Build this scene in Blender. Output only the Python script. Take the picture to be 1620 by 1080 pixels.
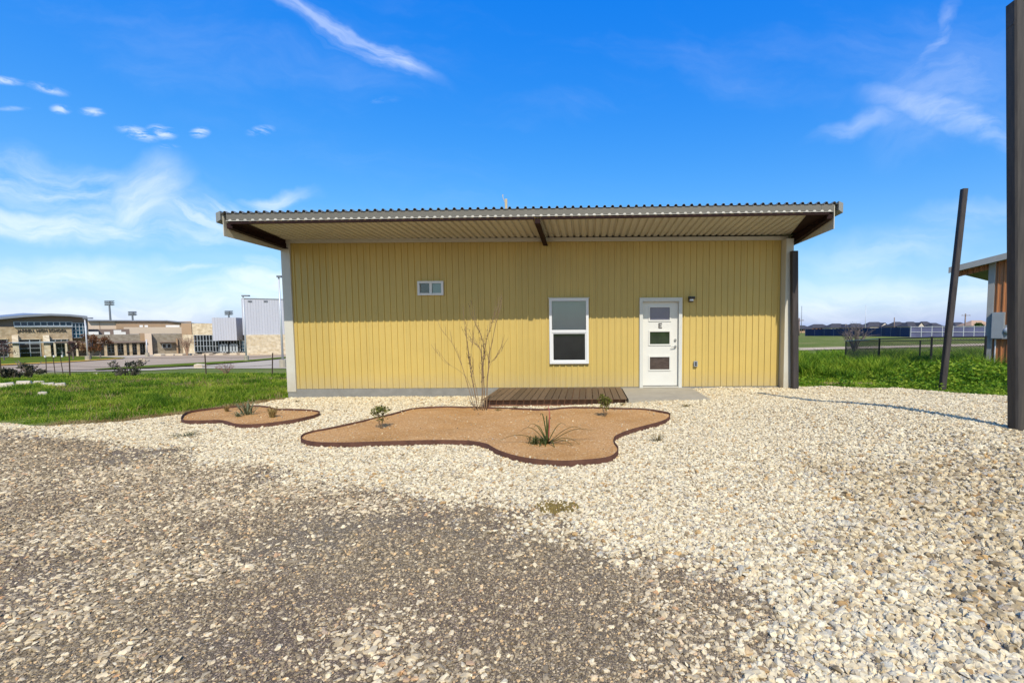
import bpy, math, random
import numpy as np
from mathutils import Vector, Matrix

random.seed(7)
rng = np.random.default_rng(11)
scn = bpy.context.scene
for o in list(bpy.data.objects):
    bpy.data.objects.remove(o)
COL = scn.collection
R = math.radians

# ------------------------------------------------------------------ camera
F_PX, CX, CY, PITCH, ROLL = 760.0, 930.0, 570.0, R(3.9), R(0.35)
CAM = np.array([0.0, -11.7, 1.5])
cd = bpy.data.cameras.new('camera')
cam = bpy.data.objects.new('camera', cd)
COL.objects.link(cam)
cd.sensor_width = 36.0
cd.lens = F_PX / 1620 * 36
cd.shift_x = -(CX - 810) / 1620
cd.shift_y = (CY - 540) / 1620
cd.clip_start, cd.clip_end = 0.05, 8000
rot = Matrix.Rotation(math.pi / 2 - PITCH, 3, 'X') @ Matrix.Rotation(-ROLL, 3, 'Z')
cam.matrix_world = Matrix.Translation(Vector(CAM)) @ rot.to_4x4()
scn.camera = cam
RM = np.array(rot)


def ray(u, v):
    return RM @ np.array([(u - CX) / F_PX, -(v - CY) / F_PX, -1.0])


def at(u, v, y):
    """the point of the vertical plane Y = y that lies in this direction"""
    d = ray(u, v)
    return CAM + d * ((y - CAM[1]) / d[1])


# ------------------------------------------------------------------ sky, sun, exposure
SUN_EL, SUN_AZ = R(45.4), R(12.0)          # the sun stands behind the viewer, a little to the right
sun_dir = Vector((math.sin(SUN_AZ) * math.cos(SUN_EL), -math.cos(SUN_AZ) * math.cos(SUN_EL), math.sin(SUN_EL)))
sl = bpy.data.lights.new('sun', 'SUN')
sl.energy, sl.angle, sl.color = 2.45, R(0.5), (1.0, 0.94, 0.85)
so = bpy.data.objects.new('sun', sl)
COL.objects.link(so)
so.rotation_euler = sun_dir.to_track_quat('Z', 'Y').to_euler()
so.location = (20, -60, 60)
scn.view_settings.view_transform = 'Standard'
scn.view_settings.look = 'None'
scn.view_settings.exposure = 0.86
scn.view_settings.gamma = 1.0
scn.view_settings.use_curve_mapping = False
scn.cycles.use_denoising = True
scn.cycles.max_bounces = 6
scn.cycles.diffuse_bounces = 4
scn.cycles.transparent_max_bounces = 8

world = bpy.data.worlds.new('World')
scn.world = world
world.use_nodes = True
WT = world.node_tree
WT.nodes.clear()
wn = WT.nodes.new


def wlink(a, b):
    WT.links.new(a, b)


def wmath(op, a, b=None, c=None):
    n = wn('ShaderNodeMath')
    n.operation = op
    for i, x in enumerate((a, b, c)):
        if x is None:
            continue
        if isinstance(x, (int, float)):
            n.inputs[i].default_value = x
        else:
            wlink(x, n.inputs[i])
    return n.outputs[0]


sky = wn('ShaderNodeTexSky')
sky.sky_type = 'NISHITA'
sky.sun_disc = False
sky.sun_elevation = SUN_EL
sky.sun_rotation = math.atan2(sun_dir.x, sun_dir.y)
sky.air_density = 1.0
sky.dust_density = 0.9
sky.ozone_density = 1.6
hsv = wn('ShaderNodeHueSaturation')
hsv.inputs['Saturation'].default_value = 1.5
hsv.inputs['Value'].default_value = 1.0
wlink(sky.outputs[0], hsv.inputs['Color'])
tint = wn('ShaderNodeMix')
tint.data_type, tint.blend_type = 'RGBA', 'MULTIPLY'
tint.inputs['Factor'].default_value = 1.0
wlink(hsv.outputs[0], tint.inputs[6])
tint.inputs[7].default_value = (0.92, 0.98, 1.08, 1)
geo = wn('ShaderNodeTexCoord')
sep = wn('ShaderNodeSeparateXYZ')
wlink(geo.outputs['Generated'], sep.inputs[0])
ysafe = wmath('MAXIMUM', wmath('ABSOLUTE', sep.outputs[1]), 0.08)
U = wmath('DIVIDE', sep.outputs[0], ysafe)          # slopes of the view direction
V = wmath('DIVIDE', sep.outputs[2], ysafe)
cmb = wn('ShaderNodeCombineXYZ')
wlink(U, cmb.inputs[0])
wlink(V, cmb.inputs[1])
# wind-blown distortion of the cloud coordinates
wn1 = wn('ShaderNodeTexNoise')
wn1.inputs['Scale'].default_value = 5.0
wn1.inputs['Detail'].default_value = 5.0
wlink(cmb.outputs[0], wn1.inputs['Vector'])
sub = wn('ShaderNodeVectorMath')
sub.operation = 'SUBTRACT'
wlink(wn1.outputs['Color'], sub.inputs[0])
sub.inputs[1].default_value = (0.5, 0.5, 0.5)
scl_ = wn('ShaderNodeVectorMath')
scl_.operation = 'SCALE'
wlink(sub.outputs[0], scl_.inputs[0])
scl_.inputs['Scale'].default_value = 0.14
add_ = wn('ShaderNodeVectorMath')
add_.operation = 'ADD'
wlink(cmb.outputs[0], add_.inputs[0])
wlink(scl_.outputs[0], add_.inputs[1])
UVW = add_.outputs[0]


def streak_noise(angle, sx, sy, lo, hi, seed):
    mp = wn('ShaderNodeMapping')
    mp.inputs['Rotation'].default_value = (0, 0, -angle)
    wlink(UVW, mp.inputs['Vector'])
    m2 = wn('ShaderNodeMapping')
    m2.inputs['Scale'].default_value = (sx, sy, 1)
    m2.inputs['Location'].default_value = (seed, seed * 0.7, 0)
    wlink(mp.outputs[0], m2.inputs['Vector'])
    nz = wn('ShaderNodeTexNoise')
    nz.inputs['Scale'].default_value = 1.0
    nz.inputs['Detail'].default_value = 8.0
    nz.inputs['Roughness'].default_value = 0.6
    wlink(m2.outputs[0], nz.inputs['Vector'])
    mr = wn('ShaderNodeMapRange')
    mr.interpolation_type = 'SMOOTHSTEP'
    mr.inputs['From Min'].default_value = lo
    mr.inputs['From Max'].default_value = hi
    wlink(nz.outputs[0], mr.inputs['Value'])
    return mr.outputs[0]


fine = {'flat': streak_noise(R(-4), 3.0, 14.0, 0.30, 0.68, 2.0),
        'down': streak_noise(R(-22), 3.0, 26.0, 0.36, 0.74, 7.0),
        'up': streak_noise(R(25), 3.5, 12.0, 0.30, 0.68, 13.0),
        'fleck': streak_noise(R(-14), 14.0, 60.0, 0.40, 0.62, 31.0)}
cloud_total = None


def cloud(px, py, length, width, angle, strength, tex='flat', wob=True):
    """a wisp round the direction seen at (px, py); length / width are half axes in slope units"""
    global cloud_total
    d = ray(px, py)
    mp = wn('ShaderNodeMapping')
    mp.vector_type = 'TEXTURE'
    mp.inputs['Location'].default_value = (d[0] / d[1], d[2] / d[1], 0)
    mp.inputs['Rotation'].default_value = (0, 0, angle)
    mp.inputs['Scale'].default_value = (length, width, 1)
    wlink(UVW if wob else cmb.outputs[0], mp.inputs['Vector'])
    ln = wn('ShaderNodeVectorMath')
    ln.operation = 'LENGTH'
    wlink(mp.outputs[0], ln.inputs[0])
    mr = wn('ShaderNodeMapRange')
    mr.interpolation_type = 'SMOOTHSTEP'
    mr.inputs['From Min'].default_value = 1.0
    mr.inputs['From Max'].default_value = 0.1
    mr.inputs['To Max'].default_value = strength
    wlink(ln.outputs['Value'], mr.inputs['Value'])
    m = wmath('MULTIPLY', mr.outputs[0], fine[tex])
    cloud_total = m if cloud_total is None else wmath('MAXIMUM', cloud_total, m)


# the big feathered cirrus, the long streak, the row of small flecks, the wisps on the right
cloud(90, 292, 0.50, 0.075, R(-10), 0.62, 'flat')
cloud(225, 322, 0.14, 0.085, R(42), 0.60, 'up')
cloud(110, 356, 0.60, 0.050, R(-3), 0.70, 'flat')
cloud(330, 338, 0.40, 0.055, R(-10), 0.65, 'down')
cloud(440, 312, 0.11, 0.026, R(0), 0.6, 'flat')
cloud(520, 38, 0.32, 0.036, R(-24), 0.40, 'down')
cloud(612, 82, 0.15, 0.036, R(-22), 0.52, 'down')
for px, py, l, w, s, a in ((5, 127, .05, .008, .6, -8), (75, 141, .05, .009, .6, -14), (96, 173, .025, .009, .7, -6), (145, 177, .032, .008, .75, -4), (18, 172, .04, .005, .3, 0),
                           (218, 211, .05, .012, .75, -16), (256, 209, .035, .013, .8, -10), (316, 210, .024, .010, .75, 4), (268, 233, .03, .006, .5, -4),
                           (413, 207, .035, .010, .45, 8), (600, 157, .05, .008, .12, 0)):
    cloud(px, py, l * 1.1, w * 1.4, R(a), s * 0.8, 'fleck', False)
cloud(1510, 184, 0.26, 0.052, R(-8), 0.42, 'up')
cloud(1490, 140, 0.24, 0.14, R(40), 0.20, 'up')
cloud(1370, 205, 0.14, 0.030, R(10), 0.26, 'flat')
cloud(1488, 62, 0.13, 0.024, R(60), 0.36, 'up')
cloud(1545, 350, 0.20, 0.05, R(6), 0.25, 'flat')
cloud(1400, 400, 0.36, 0.06, R(8), 0.28, 'flat')
cloud(1450, 470, 0.90, 0.075, R(1), 0.50, 'flat')
cloud(60, 440, 0.50, 0.055, R(2), 0.60, 'flat')
cloud(230, 480, 0.70, 0.065, R(3), 0.70, 'flat')
cloud(300, 425, 0.12, 0.018, R(-4), 0.6, 'flat')
cloud(420, 442, 0.20, 0.045, R(6), 0.75, 'up')
cloud(420, 408, 0.06, 0.025, R(0), 0.5, 'flat')
# thin veil of cirrus everywhere (also outside the picture)
veil = streak_noise(R(-8), 0.9, 3.2, 0.50, 0.85, 21.0)
cloud_total = wmath('MAXIMUM', cloud_total, wmath('MULTIPLY', veil, 0.16))
above = wn('ShaderNodeMapRange')
above.inputs['From Min'].default_value = -0.02
above.inputs['From Max'].default_value = 0.01
wlink(sep.outputs[2], above.inputs['Value'])
cl = wmath('MINIMUM', wmath('MULTIPLY', cloud_total, above.outputs[0]), 0.96)
mixc = wn('ShaderNodeMix')
mixc.data_type = 'RGBA'
wlink(cl, mixc.inputs['Factor'])
# the camera's soft shoulder on the sky: each channel rises more gently towards the horizon
sc_ = wn('ShaderNodeSeparateColor')
wlink(tint.outputs[2], sc_.inputs[0])
cc_ = wn('ShaderNodeCombineColor')
for ch, (k_, p_) in enumerate(((0.62, 0.84), (0.84, 0.72), (2.45, 0.24))):
    wlink(wmath('MULTIPLY', wmath('POWER', wmath('MAXIMUM', sc_.outputs[ch], 0.0001), p_), k_), cc_.inputs[ch])
wlink(cc_.outputs[0], mixc.inputs[6])
mixc.inputs[7].default_value = (4.0, 4.25, 4.5, 1)
bg = wn('ShaderNodeBackground')
bg.inputs['Strength'].default_value = 0.15
wlink(mixc.outputs[2], bg.inputs['Color'])
wo = wn('ShaderNodeOutputWorld')
wlink(bg.outputs[0], wo.inputs['Surface'])


# ------------------------------------------------------------------ materials
MATS = {}


def nodes_of(name):
    m = bpy.data.materials.new(name)
    m.use_nodes = True
    t = m.node_tree
    return m, t, t.nodes['Principled BSDF']


def mat(name, col, rough=0.6, metal=0.0, vary=0.12, scale=6.0, bump=0.0, bscale=60.0, spec=0.5, streak=None, dirt=None):
    """base colour broken up by noise, optional bump, vertical streaks and a dirt colour with patches of its own"""
    if name in MATS:
        return MATS[name]
    m, t, b = nodes_of(name)
    N, L = t.nodes.new, t.links.new
    tc = N('ShaderNodeTexCoord')
    mp = N('ShaderNodeMapping')
    L(tc.outputs['Object'], mp.inputs['Vector'])
    if streak:
        mp.inputs['Scale'].default_value = streak
    nz = N('ShaderNodeTexNoise')
    nz.inputs['Scale'].default_value = scale
    nz.inputs['Detail'].default_value = 6
    nz.inputs['Roughness'].default_value = 0.65
    L(mp.outputs[0], nz.inputs['Vector'])
    rp = N('ShaderNodeValToRGB')
    lo = [max(0, c * (1 - vary)) for c in col]
    hi = [min(1, c * (1 + vary)) for c in col]
    rp.color_ramp.elements[0].position, rp.color_ramp.elements[1].position = 0.3, 0.7
    rp.color_ramp.elements[0].color = (*lo, 1)
    rp.color_ramp.elements[1].color = (*hi, 1)
    L(nz.outputs[0], rp.inputs[0])
    out = rp.outputs[0]
    if dirt:
        n2 = N('ShaderNodeTexNoise')
        n2.inputs['Scale'].default_value = dirt[1]
        n2.inputs['Detail'].default_value = 8
        n2.inputs['Roughness'].default_value = 0.7
        L(mp.outputs[0], n2.inputs['Vector'])
        r2 = N('ShaderNodeMapRange')
        r2.inputs['From Min'].default_value, r2.inputs['From Max'].default_value = 0.5, 0.75
        r2.inputs['To Max'].default_value = dirt[2]
        L(n2.outputs[0], r2.inputs['Value'])
        mx = N('ShaderNodeMix')
        mx.data_type = 'RGBA'
        L(r2.outputs[0], mx.inputs['Factor'])
        L(out, mx.inputs[6])
        mx.inputs[7].default_value = (*dirt[0], 1)
        out = mx.outputs[2]
    L(out, b.inputs['Base Color'])
    b.inputs['Roughness'].default_value = rough
    b.inputs['Metallic'].default_value = metal
    b.inputs['Specular IOR Level'].default_value = spec
    if bump:
        n3 = N('ShaderNodeTexNoise')
        n3.inputs['Scale'].default_value = bscale
        n3.inputs['Detail'].default_value = 4
        L(tc.outputs['Object'], n3.inputs['Vector'])
        bp = N('ShaderNodeBump')
        bp.inputs['Strength'].default_value = bump
        bp.inputs['Distance'].default_value = 0.01
        L(n3.outputs[0], bp.inputs['Height'])
        L(bp.outputs[0], b.inputs['Normal'])
    MATS[name] = m
    return m


def stone_wall_mat(name, c1, c2, mortar, sx, sy):
    """coursed stone veneer, far away"""
    m, t, b = nodes_of(name)
    N, L = t.nodes.new, t.links.new
    tc = N('ShaderNodeTexCoord')
    sp = N('ShaderNodeSeparateXYZ')
    L(tc.outputs['Object'], sp.inputs[0])
    ad = N('ShaderNodeMath')
    ad.operation = 'ADD'
    L(sp.outputs[0], ad.inputs[0])
    L(sp.outputs[1], ad.inputs[1])
    cb = N('ShaderNodeCombineXYZ')
    L(ad.outputs[0], cb.inputs[0])
    L(sp.outputs[2], cb.inputs[1])
    br = N('ShaderNodeTexBrick')
    br.inputs['Scale'].default_value = 1.0
    br.inputs['Brick Width'].default_value = sx
    br.inputs['Row Height'].default_value = sy
    br.inputs['Mortar Size'].default_value = 0.03
    br.inputs['Color1'].default_value = (*c1, 1)
    br.inputs['Color2'].default_value = (*c2, 1)
    br.inputs['Mortar'].default_value = (*mortar, 1)
    L(cb.outputs[0], br.inputs['Vector'])
    nz = N('ShaderNodeTexNoise')
    nz.inputs['Scale'].default_value = 1.6
    nz.inputs['Detail'].default_value = 5
    L(cb.outputs[0], nz.inputs['Vector'])
    mx = N('ShaderNodeMix')
    mx.data_type = 'RGBA'
    mx.blend_type = 'MULTIPLY'
    mx.inputs['Factor'].default_value = 0.55
    L(br.outputs[0], mx.inputs[6])
    rp = N('ShaderNodeValToRGB')
    rp.color_ramp.elements[0].position, rp.color_ramp.elements[1].position = 0.35, 0.62
    rp.color_ramp.elements[0].color = (0.5, 0.44, 0.36, 1)
    rp.color_ramp.elements[1].color = (1, 1, 1, 1)
    L(nz.outputs[0], rp.inputs[0])
    L(rp.outputs[0], mx.inputs[7])
    L(mx.outputs[2], b.inputs['Base Color'])
    b.inputs['Roughness'].default_value = 0.9
    return m


def cells_mat(name, cols, scale, gap, rough=0.85, bump=0.6, dist=0.02, attr=None, patches=None):
    """loose stones: Voronoi cells, each with its own tone and a dark joint; cols = [(pos, colour)...]"""
    m, t, b = nodes_of(name)
    N, L = t.nodes.new, t.links.new
    tc = N('ShaderNodeTexCoord')
    v = N('ShaderNodeTexVoronoi')
    v.inputs['Scale'].default_value = scale
    L(tc.outputs['Object'], v.inputs['Vector'])
    sp = N('ShaderNodeSeparateColor')
    L(v.outputs['Color'], sp.inputs[0])
    rp = N('ShaderNodeValToRGB')
    el = rp.color_ramp.elements
    while len(el) > 1:
        el.remove(el[-1])
    el[0].position, el[0].color = cols[0][0], (*cols[0][1], 1)
    for p, c in cols[1:]:
        e = el.new(p)
        e.color = (*c, 1)
    L(sp.outputs[0], rp.inputs[0])
    out = rp.outputs[0]
    v2 = N('ShaderNodeTexVoronoi')
    v2.feature = 'DISTANCE_TO_EDGE'
    v2.inputs['Scale'].default_value = scale
    L(tc.outputs['Object'], v2.inputs['Vector'])
    mr = N('ShaderNodeMapRange')
    mr.inputs['From Max'].default_value = 0.16
    L(v2.outputs['Distance'], mr.inputs['Value'])
    mx = N('ShaderNodeMix')
    mx.data_type = 'RGBA'
    L(mr.outputs[0], mx.inputs['Factor'])
    mx.inputs[6].default_value = (*gap, 1)
    L(out, mx.inputs[7])
    out = mx.outputs[2]
    if patches:
        col2, psc, lo, hi = patches
        n2 = N('ShaderNodeTexNoise')
        n2.inputs['Scale'].default_value = psc
        n2.inputs['Detail'].default_value = 6
        L(tc.outputs['Object'], n2.inputs['Vector'])
        r2 = N('ShaderNodeMapRange')
        r2.inputs['From Min'].default_value, r2.inputs['From Max'].default_value = lo, hi
        L(n2.outputs[0], r2.inputs['Value'])
        m2 = N('ShaderNodeMix')
        m2.data_type = 'RGBA'
        m2.blend_type = 'MULTIPLY'
        L(r2.outputs[0], m2.inputs['Factor'])
        L(out, m2.inputs[6])
        m2.inputs[7].default_value = (*col2, 1)
        out = m2.outputs[2]
    L(out, b.inputs['Base Color'])
    b.inputs['Roughness'].default_value = rough
    b.inputs['Specular IOR Level'].default_value = 0.25
    bp = N('ShaderNodeBump')
    bp.inputs['Strength'].default_value = bump
    bp.inputs['Distance'].default_value = dist
    L(mr.outputs[0], bp.inputs['Height'])
    L(bp.outputs[0], b.inputs['Normal'])
    return m


def random_mat(name, cols, rough=0.85, noise=40.0):
    """each instance takes its own tone of the ramp, with fine mottling"""
    m, t, b = nodes_of(name)
    N, L = t.nodes.new, t.links.new
    oi = N('ShaderNodeObjectInfo')
    rp = N('ShaderNodeValToRGB')
    el = rp.color_ramp.elements
    while len(el) > 1:
        el.remove(el[-1])
    el[0].position, el[0].color = cols[0][0], (*cols[0][1], 1)
    for p, c in cols[1:]:
        e = el.new(p)
        e.color = (*c, 1)
    L(oi.outputs['Random'], rp.inputs[0])
    g = N('ShaderNodeNewGeometry')
    nz = N('ShaderNodeTexNoise')
    nz.inputs['Scale'].default_value = noise
    nz.inputs['Detail'].default_value = 5
    L(g.outputs['Position'], nz.inputs['Vector'])
    mr = N('ShaderNodeMapRange')
    mr.inputs['From Min'].default_value, mr.inputs['From Max'].default_value = 0.3, 0.7
    mr.inputs['To Min'].default_value, mr.inputs['To Max'].default_value = 0.72, 1.12
    L(nz.outputs[0], mr.inputs['Value'])
    mx = N('ShaderNodeMix')
    mx.data_type = 'RGBA'
    mx.blend_type = 'MULTIPLY'
    mx.inputs['Factor'].default_value = 1.0
    L(rp.outputs[0], mx.inputs[6])
    L(mr.outputs[0], mx.inputs[7])
    L(mx.outputs[2], b.inputs['Base Color'])
    b.inputs['Roughness'].default_value = rough
    b.inputs['Specular IOR Level'].default_value = 0.2
    return m


def leaf_mat(name, c_dark, c_mid, c_light, patch=0.9):
    """blades and leaves: 'tone' attribute per blade, broad patches by place"""
    m, t, b = nodes_of(name)
    N, L = t.nodes.new, t.links.new
    at_ = N('ShaderNodeAttribute')
    at_.attribute_name = 'tone'
    g = N('ShaderNodeNewGeometry')
    nz = N('ShaderNodeTexNoise')
    nz.inputs['Scale'].default_value = patch
    nz.inputs['Detail'].default_value = 4
    L(g.outputs['Position'], nz.inputs['Vector'])
    ma = N('ShaderNodeMath')
    ma.operation = 'MULTIPLY_ADD'
    L(nz.outputs[0], ma.inputs[0])
    ma.inputs[1].default_value = 2.0
    ma.inputs[2].default_value = -0.78
    mm = N('ShaderNodeMath')
    mm.operation = 'MULTIPLY_ADD'
    L(at_.outputs['Fac'], mm.inputs[0])
    mm.inputs[1].default_value = 0.62
    L(ma.outputs[0], mm.inputs[2])
    rp = N('ShaderNodeValToRGB')
    rp.color_ramp.elements[0].position, rp.color_ramp.elements[0].color = 0.15, (*c_dark, 1)
    rp.color_ramp.elements[1].position, rp.color_ramp.elements[1].color = 0.9, (*c_light, 1)
    e = rp.color_ramp.elements.new(0.5)
    e.color = (*c_mid, 1)
    L(mm.outputs[0], rp.inputs[0])
    L(rp.outputs[0], b.inputs['Base Color'])
    b.inputs['Roughness'].default_value = 0.6
    b.inputs['Specular IOR Level'].default_value = 0.12
    tr = N('ShaderNodeBsdfTranslucent')
    L(rp.outputs[0], tr.inputs['Color'])
    ms = N('ShaderNodeMixShader')
    ms.inputs[0].default_value = 0.3
    L(b.outputs[0], ms.inputs[1])
    L(tr.outputs[0], ms.inputs[2])
    L(ms.outputs[0], t.nodes['Material Output'].inputs['Surface'])
    return m


def glass_mat(name, tint, mixf, rough=0.02):
    """pane: a reflecting skin over clear tinted glass"""
    m, t, b = nodes_of(name)
    N, L = t.nodes.new, t.links.new
    t.nodes.remove(b)
    tr = N('ShaderNodeBsdfTransparent')
    tr.inputs[0].default_value = (*tint, 1)
    gl = N('ShaderNodeBsdfGlossy')
    gl.inputs['Roughness'].default_value = rough
    fr = N('ShaderNodeFresnel')
    fr.inputs[0].default_value = 1.52
    ma = N('ShaderNodeMath')
    ma.operation = 'MULTIPLY_ADD'
    L(fr.outputs[0], ma.inputs[0])
    ma.inputs[1].default_value = 1.0
    ma.inputs[2].default_value = mixf
    ms = N('ShaderNodeMixShader')
    L(ma.outputs[0], ms.inputs[0])
    L(tr.outputs[0], ms.inputs[1])
    L(gl.outputs[0], ms.inputs[2])
    L(ms.outputs[0], t.nodes['Material Output'].inputs['Surface'])
    return m


def mesh_mat(name, col, pitch, wire):
    """woven wire mesh: clear between two sets of slanting wires"""
    m, t, b = nodes_of(name)
    N, L = t.nodes.new, t.links.new
    return m


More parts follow.
